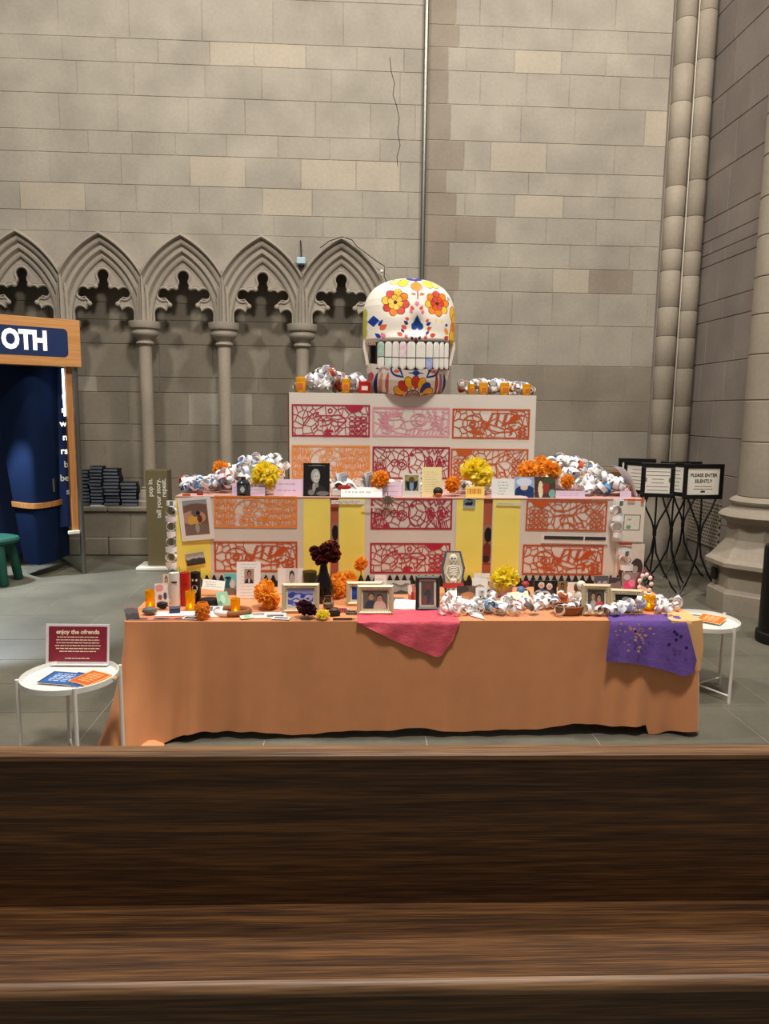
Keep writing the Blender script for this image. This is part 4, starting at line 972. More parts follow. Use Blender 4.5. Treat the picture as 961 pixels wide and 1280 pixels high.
# ================================================================== PAPER CHAINS
WHT = [(244, 242, 240), (236, 238, 244), (240, 232, 226), (226, 230, 238), (250, 248, 244)]
PAL = [(40, 44, 60), (90, 70, 60), (200, 170, 150), (120, 130, 150), (60, 50, 46), (190, 110, 90), (150, 160, 180), (220, 140, 60), (70, 110, 170), (150, 60, 60), (110, 120, 100)]
LK = []
def link_mesh(seed, base=None, r=.036, w_=.034):
    g = random.Random(seed); n = 18; mb = MB(); t = .0016
    ca = [lin(base or g.choice(WHT)) for _ in range(n)]
    if base is None:
        for _ in range(g.choice([0, 0, 1, 1, 2])):
            a = g.randrange(n); c = lin(g.choice(PAL))
            for k in range(g.randint(1, 4)): ca[(a+k) % n] = c
    inn = lin(base) if base else lin(g.choice(WHT+WHT+[(150, 140, 134), (196, 188, 182)])); e = g.uniform(.78, 1.12); ex = g.uniform(.9, 1.1)
    for k in range(n):
        a0, a1 = 2*PI*k/n, 2*PI*(k+1)/n; vs = []
        for rr in (r, r-t):
            for a in (a0, a1):
                for y in (-w_/2, w_/2): vs.append((rr*ex*math.cos(a), y, rr*e*math.sin(a)))
        mb.add(vs[:4], [(0, 1, 3, 2)], ca[k]); mb.add(vs[4:], [(0, 2, 3, 1)], inn)
        mb.add([vs[0], vs[2], vs[6], vs[4]], [(0, 1, 2, 3)], inn); mb.add([vs[1], vs[3], vs[7], vs[5]], [(3, 2, 1, 0)], inn)
    me = bpy.data.meshes.new('link'); me.from_pydata(mb.v, [], mb.f)
    at = me.color_attributes.new('Col', 'FLOAT_COLOR', 'POINT'); at.data.foreach_set('color', np.array([(c[0], c[1], c[2], 1) for c in mb.c], dtype=np.float32).ravel())
    me.materials.append(M['print']); return me
LK = [link_mesh(i) for i in range(22)]
LCOL = [link_mesh(100+i, c) for i, c in enumerate(((220, 140, 40), (60, 100, 170), (40, 38, 44), (196, 90, 60), (110, 100, 96), (222, 200, 210), (90, 150, 200)))]
def heap(label, prof_px, z, Yr, n, colour=.12, Y0=None, scale=1.0):
    """prof_px: (px, py) outline of the heap's top; links piled up under it"""
    xs = [p[0] for p in prof_px]; tops = [p[1] for p in prof_px]; Yc = Y0 or sum(Yr)/2
    c = ony((xs[0]+xs[-1])/2, 600, Yc); t = thing('paper_chain', label, 'paper chain', (c.x, Yc, z)); g = random.Random(len(label)+n)
    r = .045*scale
    for i in range(n):
        px = g.uniform(xs[0]+3, xs[-1]-3); Y = g.uniform(*Yr); p = ony(px, np.interp(px, xs, tops), Y); hh = max(0, p.z-z-2*r)
        fz = (i/n)**.8; zz = z+r+hh*fz
        x = ony(px, 600, Y).x
        if hh > .15 and Yr[1]-Yr[0] > .2: Y = Yr[0]+(Yr[1]-Yr[0])*min(1, max(0, .75*fz+g.uniform(-.15, .3)))
        if z < 2 and z > 1 and -.55 < x < 1.55: Y = min(Y, 5.695)
        if z < 1: Y = max(Y, 4.33)
        me = g.choice(LCOL) if g.random() < colour else g.choice(LK)
        link('link', me, t, (x-c.x, Y-Yc, zz-z), (g.uniform(-1, 1), g.uniform(-.6, .6), g.uniform(0, PI)), (scale,)*3)
    return t
heap('heap of white paper chain left of the skull on the top riser', [(368, 482), (380, 470), (392, 458), (404, 453), (420, 458), (432, 468), (445, 462), (454, 470), (458, 478)], T3, (5.83, 6.2), 95)
heap('heap of white paper chain right of the skull on the top riser', [(570, 478), (574, 470), (585, 466), (600, 472), (620, 471), (632, 474), (648, 474), (658, 480), (664, 486)], T3, (5.83, 6.2), 85)
heap('large mixed paper chain heap on the left end of the wide riser', [(226, 606), (240, 598), (255, 594), (270, 590), (285, 578), (300, 567), (318, 571), (335, 567), (350, 573), (359, 576)], T2, (5.3, 5.95), 190, .22)
heap('large white paper chain heap on the right end of the wide riser', [(676, 596), (690, 575), (705, 568), (722, 566), (738, 572), (752, 584), (765, 592), (778, 600), (788, 608)], T2, (5.3, 5.95), 170, .08, scale=1.12)
heap('low run of paper chain links in front of the top riser board', [(365, 602), (420, 596), (470, 596), (540, 600), (600, 598), (620, 594), (640, 596), (672, 598)], T2, (5.34, 5.66), 70, .12)
heap('paper chain laid along the front edge between the black frame and the beaded frames', [(553, 760), (575, 752), (600, 754), (615, 748), (640, 754), (660, 748), (690, 748), (700, 754), (728, 760)], TZ, (4.36, 4.74), 92, .05, Y0=4.5, scale=.85)
heap('paper chain piled at the right front corner above the purple cloth', [(722, 757), (740, 759), (760, 755), (780, 757), (800, 744), (815, 738), (832, 742), (850, 757), (862, 765)], TZ, (4.34, 4.66), 80, .07, Y0=4.5, scale=.85)
def hang(label, pts, Y, sc_=1.):
    p0 = ony(*pts[0], Y); t = thing('paper_chain', label, 'paper chain', tuple(p0))
    for i, (x, y) in enumerate(pts):
        p = ony(x, y, Y)-p0; link('link', (LK+LCOL[4:5])[(i*5+3) % 23], t, tuple(p), (0 if i % 2 else PI/2, random.uniform(-.2, .2)+PI/2*0, random.uniform(-.3, .3)+(PI/2 if i % 2 == 0 else 0)), (sc_,)*3)
hang('paper chain hanging down the left edge of the wide riser', [(214, 629+9.6*i) for i in range(9)], 5.10, 1.0)
hang('paper chain dangling down the right end of the wide riser', [(773, 628), (769, 638), (772, 648), (770, 658), (772, 668)], 5.08, 1.1)
hang('lower paper chain dangling above the right photo corner', [(780, 690), (781, 700), (783, 709), (786, 717)], 5.07, 1.15)

# ================================================================== CARDS, NOTES AND PHOTOS ON THE UPPER LEDGE
card('portrait_card', 'black card with a black and white portrait on the upper ledge', 'card', (379, 412, 579, 615), blobs((20, 20, 22), [(.46, .62, .17, .21, (176, 174, 170)), (.5, .16, .36, .2, (40, 40, 42)), (.5, .36, .08, .1, (140, 138, 134)), (.5, .58, .115, .165, (206, 204, 198)), (.46, .61, .022, .016, (50, 50, 50)), (.55, .61, .022, .016, (50, 50, 50)), (.51, .49, .04, .012, (90, 86, 84)), (.40, .27, .06, .13, (170, 168, 164)), (.30, .12, .12, .08, (130, 128, 126)), (.74, .09, .24, .07, (120, 118, 116)), (.5, .93, .34, .012, (120, 120, 120))]), T2, 5.19, 6)
card('cream_note', 'tall cream handwritten note on the upper ledge', 'note', (527, 552, 584, 619), note((248, 232, 176), (206, 180, 120), 9, 2), T2, 5.22, 6)
card('photo_print', 'photo of a person before flowers beside the cream note', 'photo', (503, 525.5, 592, 619), framed(blobs((120, 120, 80), [(.5, .5, .42, .5, (30, 34, 44)), (.5, .4, .16, .4, (130, 160, 190)), (.5, .8, .5, .2, (170, 150, 90)), (.5, .72, .2, .2, (90, 80, 50))]), .12, .88, .25, .92, (226, 224, 214)), T2, 5.19, 6)
card('yellow_note', 'small yellow note with handwriting under the largest yellow flower', 'note', (582, 605.5, 608, 620.5), note((252, 216, 110), (214, 140, 60), 1, 5, th=.9, top=.85, bot=.3), T2, 5.17, 10)
card('white_card', 'plain white card with a few written lines on the upper ledge', 'card', (614.5, 643.5, 598.5, 620.5), note((236, 236, 232), (170, 172, 176), 5, 6, .25), T2, 5.18, 8)
card('photo_print', 'blue toned photo of two people left of the orange flower cluster', 'photo', (643, 667, 596, 621), blobs((150, 176, 214), [(.3, .2, .3, .34, (24, 52, 104)), (.78, .2, .3, .36, (30, 60, 110)), (.5, .5, .2, .14, (226, 196, 176)), (.5, .75, .4, .2, (214, 222, 236)), (.2, .02, .5, .08, (236, 236, 236))]), T2, 5.18, 8)
card('photo_print', 'dark photo with a skeleton figure beside the blue photo', 'photo', (668, 694, 596, 621), blobs((70, 56, 44), [(.3, .4, .12, .4, (226, 210, 180)), (.55, .5, .16, .3, (150, 50, 40)), (.7, .8, .3, .14, (60, 80, 40)), (.85, .2, .16, .2, (120, 170, 160))]), T2, 5.19, 10)
for k, (b, l, Y) in enumerate((((342, 380, 599, 612), 'behind the black portrait card', 5.24), ((477, 503, 602, 619), 'beside the photo with flowers', 5.23), ((313, 331, 609, 617), 'under the left yellow flower', 5.18), ((695, 731, 613.5, 622), 'below the small orange flower', 5.18), ((775, 789, 614, 622.5), 'at the far right of the ledge', 5.18), ((290, 297, 604, 617), 'left of the dark bottle', 5.18))):
    card('lavender_note', 'lavender paper note '+l, 'note', b, note((226, 202, 224), (196, 160, 190), 2, 20+k, th=.2), T2, Y, 10)
card('memo_card', 'folded white card hanging over the ledge above the gap', 'card', (414, 455, 617, 628), note((238, 236, 228), (150, 146, 140), 2, 31), T2, 5.135, 0, z0=1.345)
card('memo_card', 'white note taped over the yellow sheet under the dried flower', 'card', (452, 495, 620.5, 635), note((244, 240, 226), (120, 116, 112), 2, 33, th=.35), T2, 5.125, 0, z0=ony(470, 635, 5.125).z)
card('white_card', 'long white card lying on the open booklet', 'card', (426, 478, 608, 616.5), note((242, 240, 236), (200, 180, 180), 1, 35), T2, 5.16, 30)
p = ony(430, 612, 5.2)
bk_ = thing('open_booklet', 'open white booklet with a red picture on the upper ledge', 'booklet', (p.x, 5.25, T2))
for s in (-1, 1):
    vs = []; 
    for k in range(7):
        t = k/6; vs += [(s*.09*t, -.06, .075+.035*math.sin(t*PI)-.02*t), (s*.09*t, .06, .085+.035*math.sin(t*PI)-.02*t), ]
    MB().add(vs, [(2*k, 2*k+2, 2*k+3, 2*k+1) for k in range(6)]).build('page', M['paper'], bk_)
MB().cbox(-.09, .09, -.055, .055, 0, .055, .01).build('page_block', M['paper'], bk_); MB().sphere((.0, -.056, .065), .05, 10, 6, sy=.1, sz=.4).build('picture', M['red_tape'], bk_)
for b, l in (((416, 434, 590, 604), 'left'), ((452, 467, 589, 606), 'right')):
    X, Y, w, h = std(*b, T2, 5.27)
    t = thing('paper_butterfly', 'crumpled grey and white paper bow '+l+' of the open booklet', 'paper bow', (X, Y, T2))
    mb = MB()
    for k in range(6):
        a = R(-50+20*k); c = lin([(200, 204, 210), (150, 154, 164), (236, 236, 236)][k % 3]); mb.add([(0, 0, .02), (w*.6*math.sin(a)-.02, -.02, h*math.cos(a)*.95), (w*.6*math.sin(a)+.03, .02, h*math.cos(a)), (.02, .01, .02)], [(0, 1, 2, 3)], c)
    mb.build('folded_paper', M['print'], t); MB().cbox(-.02, .02, -.015, .015, 0, .03, .005).build('knot', M['paper'], t)
X, Y, w, h = std(541, 553.5, 608, 619, T2, 5.19)
t = thing('figurine', 'tiny dark haired head figurine in front of the cream note', 'figurine', (X, Y, T2))
MB().sphere((0, 0, h*.52), .036, 14, 9, sz=.9).build('hair', M['blackm'], t, smooth=True); MB().sphere((0, -.014, h*.3), .024, 12, 8).build('face', M['terrapot'], t, smooth=True); MB().lathe([(0, 0), (.03, 0), (.026, .015)], 12).build('neck', M['terrapot'], t)
X, Y, w, h = std(296.5, 312, 597, 617, T2, 5.2)
t = thing('glass_bottle', 'dark glass bottle with a pale label in the left heap', 'bottle', (X, Y, T2))
MB().lathe([(0, 0), (.046, 0), (.048, .01), (.048, h*.72), (.03, h*.88), (.018, h*.9), (.018, h*1.05)], 18).build('body', mat('dark_bottle', (40, 46, 50), .1), t, smooth=True)
link('label', sheet_mesh('label', .05, .06, blobs((70, 74, 80), [(.5, .5, .3, .35, (200, 204, 210))]), .001), t, (0, -.0495, .02))
# dried flower
X, Y, w, h = std(481, 488, 612, 634, T2, 5.1)
t = thing('dried_sprig', 'grey dried leaf sprig hanging over the taped white note', 'sprig', (X, 5.11, ony(484, 632, 5.11).z))
mb = MB()
for k in range(7):
    a = R(-70+23*k); mb.tube([(0, 0, .01), (.035*math.sin(a), -.004, .02+.05*math.cos(a)), (.055*math.sin(a), -.008, .03+.045*math.cos(a))], [.005, .009, .002], 5)
mb.build('leaves', M['dry'], t); MB().tube([(0, 0, 0), (0, .02, .09), (.003, .08, .13)], .004, 5).build('stem', M['dry'], t)
# lace doily
X, Y, w, h = std(768, 797, 583, 621, T2, 5.3)
t = thing('lace_doily', 'white lace doily standing curved at the right end of the heap', 'doily', (X, Y, T2))
vs = []; NN = 14
for i in range(NN+1):
    for j in range(5):
        a = i/NN; vs.append((-.085+.15*a**1.0+(.012*math.sin(PI*a)), -.05+.05*j-(.02 if i % 2 else 0)*(j in (0, 4)), (h*1.0)*(1-a**1.7)))
MB().add(vs, [(i*5+j, i*5+j+1, (i+1)*5+j+1, (i+1)*5+j) for i in range(NN) for j in range(4)]).build('lace', M['lace'], t, smooth=True)
# carton behind the right heap
p = ony(757, 594, 6.2)
t = thing('cardboard_box', 'brown cardboard box behind the right paper chain heap', 'box', (p.x, 6.2, T2)); hh = ony(757, 588, 6.2).z-T2
MB().cbox(-.12, .12, -.1, .1, 0, hh, .004).build('carton', M['brown_box'], t); MB().box(-.122, .122, -.012, .012, hh, hh+.002).build('tape', M['brown_box'], t)

# pictures stuck on the boards
def wallpic(name, label, box, paint, roll=0, Y=None, cat='photo'):
    Y = Y or Y2-.012; x0, x1, y0, y1 = box; a = ony(x0, y1, Y); b = ony(x1, y0, Y)
    w, h = b.x-a.x, b.z-a.z
    o = link(name, sheet_mesh(name, w, h, paint, .002), None, ((a.x+b.x)/2, Y, a.z), (0, R(roll), 0)); return tag(o, label, cat)
dogp = blobs((120, 96, 84), [(.5, .95, .7, .12, (150, 160, 166)), (.5, .72, .6, .18, (126, 92, 80)), (.4, .5, .5, .2, (196, 150, 120)), (.46, .42, .3, .14, (220, 176, 80)), (.52, .64, .19, .12, (110, 96, 90)), (.6, .62, .08, .06, (40, 34, 34)), (.65, .45, .1, .12, (110, 50, 44)), (.5, .1, .7, .22, (130, 108, 92)), (.52, .2, .08, .14, (170, 160, 150))])
wallpic('photo_print', 'large tilted photo of a dog in a yellow coat on the left board', (227.5, 267.5, 621, 675), framed(dogp, .13, .87, .12, .93, (238, 232, 226)), -5, Y2-.02)
wallpic('photo_print', 'small tilted black and white landscape photo on the yellow sheet', (234, 257, 691, 706), bands([(60, 56, 56), (70, 66, 62), (190, 186, 180), (160, 156, 152)], 4, .12), -10, Y2-.016)
wallpic('photo_print', 'tiny photo of a dog stuck on the yellow sheet right of centre', (578.5, 594, 623.5, 635.5), blobs((120, 134, 146), [(.45, .45, .3, .2, (30, 30, 34)), (.7, .6, .08, .2, (30, 30, 34)), (.5, .95, .3, .12, (40, 40, 44)), (.5, .1, .7, .2, (170, 180, 190))]), 2)
wallpic('tape_label', 'clear strip of printed tape on the right yellow sheet', (620, 651, 628, 632), note((226, 222, 190), (180, 176, 150), 1, 44, .05, th=.4), 1, cat='label')
wallpic('caption_strip', 'white caption strip with two dark bars on the right board', (676, 760, 669.5, 679.5), blobs((232, 226, 218), []), 1.0, cat='label')
for a, b in ((680, 729), (731, 757)):
    k0, k1 = ony(a, 673, Y2-.0155), ony(b, 673, Y2-.0155); o = bpy.data.objects[[x.name for x in bpy.data.objects if x.name.startswith('caption_strip')][0]]
    MB().box(k0.x-o.location.x, k1.x-o.location.x, -.004, -.001, .030, .054).build('dark_bar', M['ink'], o)
wallpic('drawing_sheet', 'white sheet with a pencilled rectangle at the right end of the riser', (764, 806, 626, 677), framed(framed(blobs((232, 226, 212), [(.3, .18, .16, .14, (110, 170, 140)), (.35, .7, .14, .06, (170, 164, 150))]), .05, .95, .05, .95, (130, 122, 112)), .34, .88, .28, .66, (234, 226, 212)), 1, cat='drawing')
wallpic('photo_print', 'faded photo with dark figures low on the right board', (768, 806, 680, 725), blobs((226, 212, 198), [(.25, .5, .2, .5, (212, 176, 156)), (.76, .34, .22, .26, (70, 58, 56)), (.35, .2, .22, .2, (100, 80, 74)), (.7, .3, .1, .1, (180, 160, 150))]), 0)
for i, (b, m_, l) in enumerate((((784, 794, 623.5, 626.5), 'orange_tape', 'short orange tape strip above the pencilled drawing'), ((801, 805, 622, 629), 'orange_tape', 'orange tape tab at the right top corner of the riser'), ((774, 790, 678.5, 681), 'red_tape', 'red tape strip below the pencilled drawing'), ((228, 238, 617, 620), 'orange_tape', 'orange tape strip above the dog photo'), ((246, 254, 616, 619), 'red_tape', 'red tape strip at the top of the dog photo'))):
    a, c = ony(b[0], b[3], Y2-.024), ony(b[1], b[2], Y2-.024)
    tag(MB().cbox(a.x, c.x, Y2-.026, Y2-.023, a.z, c.z, .001).build('tape_strip', M[m_]), l, 'tape')

# ================================================================== THINGS ON THE TABLE
def frame(label, box, paint, Y=None, rail=.026, rz=0, tilt=10, matw=.012, fm='gold', bead=True):
    X, Y, w, h = std(*box, TZ, Y)
    t = thing('picture_frame', label, 'picture frame', (X, Y, TZ), R(rz), rx=-R(tilt))
    f = MB(); o = [(-w/2, 0), (w/2, 0), (w/2, h), (-w/2, h)]; i_ = [(-w/2+rail, rail), (w/2-rail, rail), (w/2-rail, h-rail), (-w/2+rail, h-rail)]; md = [((a[0]+b[0])/2, (a[1]+b[1])/2) for a, b in zip(o, i_)]
    vs = [(p[0], .016, p[1]) for p in o]+[(p[0], -.002, p[1]) for p in o]+[(p[0], -.010, p[1]) for p in md]+[(p[0], -.002, p[1]) for p in i_]+[(p[0], .012, p[1]) for p in i_]
    fs = [(r_*4+k, r_*4+(k+1) % 4, (r_+1)*4+(k+1) % 4, (r_+1)*4+k) for r_ in range(4) for k in range(4)]
    f.add(vs, fs).build('frame', M[fm], t)
    if bead:
        b = MB(); step = .0125
        for (ax, az), (bx, bz) in zip(i_, i_[1:]+i_[:1]):
            L = math.hypot(bx-ax, bz-az); n = int(L/step)
            for k in range(n): u = (k+.5)/n; b.sphere((ax+(bx-ax)*u, -.004, az+(bz-az)*u), .0048, 6, 4)
        b.build('bead_trim', M['goldbead'], t)
    iw, ih = w-2*rail, h-2*rail
    MB().box(-w/2+rail*.5, w/2-rail*.5, .008, .015, rail*.5, h-rail*.5).build('mount', M['matb'], t)
    link('photo', sheet_mesh('photo', iw-2*matw, ih-2*matw, paint, .001), t, (0, .0065, rail+matw))
    MB().add([(-.02, .016, h*.6), (.02, .016, h*.6), (.035, .016+h*.38, .012+h*.1), (-.035, .016+h*.38, .012+h*.1)], [(0, 1, 2, 3)]).build('easel_leg', M['blackm'], t)
    return t
bluep = bands([(226, 226, 236), (90, 96, 190), (200, 200, 224), (60, 70, 170), (150, 150, 210)], 7, .35)
frame('beaded gilt frame with a blue and violet picture behind the plum pompon', (352, 399, 730, 766), bluep)
frame('beaded gilt frame with a deep blue picture, half hidden behind another', (432.5, 478, 727.5, 764), bands([(30, 70, 150), (40, 90, 190), (20, 60, 140)], 3, .2), 4.62)
frame('beaded gilt frame with a colour photo of a couple at the pink cloth', (446, 492, 732, 768.5), couple((110, 104, 90), (60, 70, 80), (220, 190, 170)))
frame('dark green frame with a white mount beside the skeleton coffin', (519.5, 549.5, 721, 763), blobs((100, 88, 80), [(.5, .75, .18, .14, (150, 70, 60)), (.5, .35, .3, .32, (70, 70, 84)), (.3, .2, .14, .2, (130, 84, 70))]), rail=.022, fm='dframe', bead=False, matw=.014)
frame('upright beaded gilt frame with two smiling people at the right', (727.5, 762.5, 731, 769.5), couple((90, 80, 72), (190, 180, 170), (200, 80, 90)), rz=-6)
frame('wide beaded gilt frame with a dark picture at the right', (762, 802, 737, 769), blobs((26, 26, 28), [(.2, .2, .3, .3, (180, 170, 140)), (.5, .55, .2, .28, (150, 140, 136)), (.6, .35, .14, .2, (120, 112, 106))]), 4.45, rz=-10)

# candles
def candle(label, box, wax, glass='jar', skull=False, fill=.86):
    X, Y, w, h = std(*box, TZ); r = w/2
    t = thing('glass_candle', label, 'candle', (X, Y, TZ))
    MB().lathe([(0, .001), (r*.96, .001), (r, .006), (r, h*fill), (r*.8, h*fill-.004), (0, h*fill-.004)], 24).build('wax', M[wax], t, smooth=True)
    MB().lathe([(r*.965, h*fill-.006), (r, h*fill-.004), (r, h), (r*.965, h), (r*.965, h*fill-.006)], 24, cap=False).build('glass', M['glass'], t, smooth=True)
    MB().tube([(0, 0, h*fill-.005), (.002, 0, h*fill+.012)], .0015, 5).build('wick', M['blackm'], t)
    if skull:
        k = MB(); 
        for cx, cz, rr in ((0, h*.45, .019), (0, h*.36, .012), (-.012, h*.68, .007), (.012, h*.68, .007)):
            k.add([(cx+rr*math.cos(R(a)), -r*math.sqrt(max(0, 1-(cx+rr*math.cos(R(a)))**2/r**2))-.0012, cz+rr*1.15*math.sin(R(a))) for a in range(0, 360, 24)], [tuple(range(15))])
        k.build('skull_print', M['off'], t)
        e = MB()
        for cx in (-.008, .008): e.add([(cx+.0055*math.cos(R(a)), -r*1.0-.0016+.0012, h*.45+.0065*math.sin(R(a))) for a in range(0, 360, 36)], [tuple(range(10))])
        e.build('eye_print', M['blackm'], t, loc=(0, -.002, 0))
    else:
        MB().box(-.012, .022, -r*.985-.003, -r*.90, h*.62, h*.66).build('label_mark', M['ink'] if wax == 'wax_w' else M[wax], t)
    return t
candle('tall white candle in a clear glass at the left of the table', (212, 226, 709, 757), 'wax_w')
candle('tall red candle in a clear glass', (225.7, 238, 711, 756), 'wax_r', fill=.9)
candle('tall black candle with a printed skull', (238.6, 251.5, 710, 753), 'wax_b', skull=True, fill=.88)
def votive(label, box, m_='amber', lit=True, facet=0):
    X, Y, w, h = std(*box, TZ); r = w/2; Y = max(Y, AY0+r+.006)
    t = thing('votive_holder', label, 'votive', (X, Y, TZ))
    if facet:
        pr_ = [(r*.7, 0), (r*.8, h*.1), (r*1.0, h*.35), (r*1.0, h*.65), (r*.85, h*.9), (r*.7, h), (r*.6, h), (r*.7, h*.6), (r*.6, h*.1), (0, h*.1)]
        mb = MB().lathe(pr_, 14)
        for k in range(28): a = k*2.4; zz = h*(.15+.7*(k/28)); mb.sphere((r*.95*math.cos(a), r*.95*math.sin(a), zz), .009, 6, 4)
        mb.build('cup', M[m_], t, smooth=True)
    else: MB().lathe([(r*.86, 0), (r*.92, .004), (r, h), (r*.94, h), (r*.86, .008), (0, .008)], 20).build('cup', M[m_], t, smooth=True)
    if lit:
        MB().lathe([(0, .009), (r*.7, .009), (r*.7, .02), (0, .02)], 12).build('tealight', M['wax_w'], t)
        MB().lathe([(0, .02), (.006, .026), (.005, .036), (0, .048)], 8).build('flame', M['flame'], t, smooth=True)
votive('amber votive cup at the far left corner of the table', (182, 194, 738, 761))
votive('amber votive cup glowing in front of the red candle', (232, 244.5, 739, 763))
votive('amber votive cup beside the brown wicker ring', (288.5, 300.5, 748, 768.5))
votive('round orange pressed glass votive at the table edge', (243.5, 261, 754, 775), 'orangeglass', False, 1)
votive('orange votive cup with a paper link on its rim at the right end', (803, 818, 744, 762), 'amber', True)

def cup(label, box, m_):
    X, Y, w, h = std(*box, T3, 5.80); r = w/2
    t = thing('plastic_bottle', label, 'bottle', (X, Y, T3))
    MB().lathe([(r*.92, 0), (r, .004), (r, h*.72), (r*.98, h*.74), (r*.9, h*.75)], 18).build('body', M[m_], t, smooth=True); MB().lathe([(r*1.02, h*.75), (r*1.02, h*.98), (r*.96, h), (0, h)], 18).build('cap', M[m_], t, smooth=True)
    MB().box(-r*.5, r*.5, -r-.0015, -r*.8, h*.25, h*.6).build('label_mark', M['terrapot'] if m_ == 'amberp' else M['paper'], t)
M['amberp'] = mat('amber_plastic', (232, 160, 20), .3)
cup('amber bottle at the far left end of the top riser', (369.5, 382, 471.5, 489), 'amberp'); cup('amber bottle in the heap just left of the skull', (427, 437.5, 473.5, 490), 'amberp'); cup('red bottle with a white print beside the skull jaw', (448, 463, 477, 491), 'wax_r')
cup('amber bottle nearest the skull on the right', (584, 593, 480, 493.5), 'amberp'); cup('second amber bottle right of the skull', (598.5, 609.5, 478.5, 494), 'amberp'); cup('amber bottle with a white face print right of the skull', (624.5, 636, 478.5, 494), 'amberp'); cup('amber bottle at the far right end of the top riser', (652.5, 663, 480, 494.5), 'amberp')
# black paper picket border along the foot of the wide riser
X0, X1 = wx(242, 5.125), wx(800, 5.125); n = int((X1-X0)/.052)
t = thing('paper_border', 'black paper picket border along the foot of the wide riser', 'border', ((X0+X1)/2, 5.125, .746)); hX = (X1-X0)/2
poly = [(-hX, 0)]
for k in range(n): xa = -hX+2*hX*k/n; d = 2*hX/n; poly += [(xa+d*.12, .045), (xa+d*.4, .085), (xa+d*.6, .085), (xa+d*.88, .045)]
poly += [(hX, 0)]
MB().prism(poly, -.001, .001).build('pickets', M['blackm'], t)
# cards and photographs at the left
card('memorial_programme', 'white memorial programme with a portrait of a man in a suit', 'programme', (295.5, 325.5, 703, 748), framed(portrait((168, 150, 136), (176, 122, 92), (30, 24, 22), (40, 44, 56)), .32, .72, .40, .80, note((242, 240, 234), (190, 184, 176), 11, 51, .16, .97, .03, th=.2)), tilt=8)
card('greeting_card', 'white note card propped on the black oval hat', 'card', (252, 280, 725, 746), note((240, 238, 228), (130, 126, 120), 3, 53, .14, .85, .2, th=.28), z=TZ+.045, Y=4.86, tilt=25, roll=6)
X, Y, w, h = std(249, 275, 742, 755, TZ)
t = thing('black_hat', 'flat black oval cap in front of the note card', 'hat', (X, Y, TZ)); MB().lathe([(0, 0), (.078, 0), (.082, .012), (.07, .035), (.04, .042), (0, .043)], 24, sy=.6).build('crown', M['blackm'], t, smooth=True)
MB().lathe([(.079, .0), (.088, .002), (.086, .008), (.079, .01)], 24, sy=.6).build('brim', M['blackm'], t, smooth=True)
card('bird_picture', 'teal picture of a bird behind the memorial programme', 'picture', (280, 297, 717, 747), blobs((116, 196, 196), [(.35, .45, .3, .3, (40, 96, 108)), (.3, .78, .24, .07, (30, 40, 46)), (.62, .5, .2, .2, (210, 206, 200)), (.5, .12, .5, .2, (130, 110, 96))]), Y=4.90, tilt=6)
card('folded_paper', 'pale green folded banknote leaning by the note card', 'folded paper', (273, 288, 738, 758), blobs((142, 184, 150), [(.5, .5, .2, .3, (176, 206, 178)), (.2, .2, .2, .2, (96, 140, 110))]), tilt=40, rz=25)
card('photo_card', 'white card with two small photos lying before the cap', 'photo card', (254, 276, 752, 771), framed(portrait(), .1, .45, .55, .95, framed(portrait((180, 180, 184)), .55, .9, .5, .95, (240, 240, 244))), tilt=62)
X, Y, w, h = std(271, 310, 754, 767, TZ)
t = thing('wicker_ring', 'brown oval wicker ring with a pale band', 'wreath', (X, Y, TZ))
MB().tube([(.105*math.cos(R(a)), .07*math.sin(R(a)), .018) for a in range(0, 360, 15)], .017, 8, closed=True).build('ring', M['wicker'], t, smooth=True)
MB().tube([(.105*math.cos(R(a)), .07*math.sin(R(a)), .018) for a in range(205, 261, 11)], .0185, 10).build('band', M['paper'], t, smooth=True)
flat('photo_card', 'sheet of black and white snapshots lying left of the blue picture frame', 'photo card', 330, 773, .27, .13, framed(bands([(200, 198, 196), (90, 90, 90), (170, 170, 168)], 5), .06, .5, .45, .9, framed(bands([(60, 60, 60), (140, 140, 140), (190, 190, 190)], 8), .56, .94, .2, .7, (214, 214, 214))), rz=6)
flat('photo_card', 'white bordered snapshot lying flat in front of the marigold', 'photo card', 350, 775, .11, .06, framed(solid((110, 112, 108)), .1, .9, .2, .8, (240, 240, 236)), rz=-8, lift=.003)
flat('folded_paper', 'small pale green paper scrap at the table edge', 'folded paper', 310, 774, .08, .045, blobs((206, 224, 200), [(.5, .5, .25, .4, (150, 196, 156))]), rz=25, lift=.004, tilt=78)
flat('floral_paper', 'strip of dark floral paper lying along the left table edge', 'paper', 205, 775, .42, .045, blobs((120, 70, 76), [(.1, .5, .06, .4, (50, 40, 44)), (.3, .5, .05, .5, (200, 130, 140)), (.45, .4, .06, .3, (60, 40, 50)), (.6, .6, .05, .4, (210, 90, 90)), (.8, .4, .08, .4, (60, 46, 54)), (.93, .6, .05, .4, (220, 210, 214))]), rz=1)
flat('white_sheet', 'white sheet of paper lying between the votive cups', 'paper', 222, 770, .27, .10, note((242, 240, 240), (222, 220, 224), 3, 60), rz=3)
flat('photo_card', 'dark snapshot lying beside the orange glass votive', 'photo card', 237, 775, .10, .055, framed(blobs((50, 50, 60), [(.5, .5, .3, .3, (120, 110, 110))]), .08, .92, .1, .9, (232, 230, 228)), rz=-10, lift=.004)
card('photo_print', 'dark photo leaning at the front left corner of the table', 'photo', (158, 175, 753, 774), bands([(70, 62, 66), (96, 86, 86), (130, 118, 112)], 12, .2), tilt=35, rz=35)
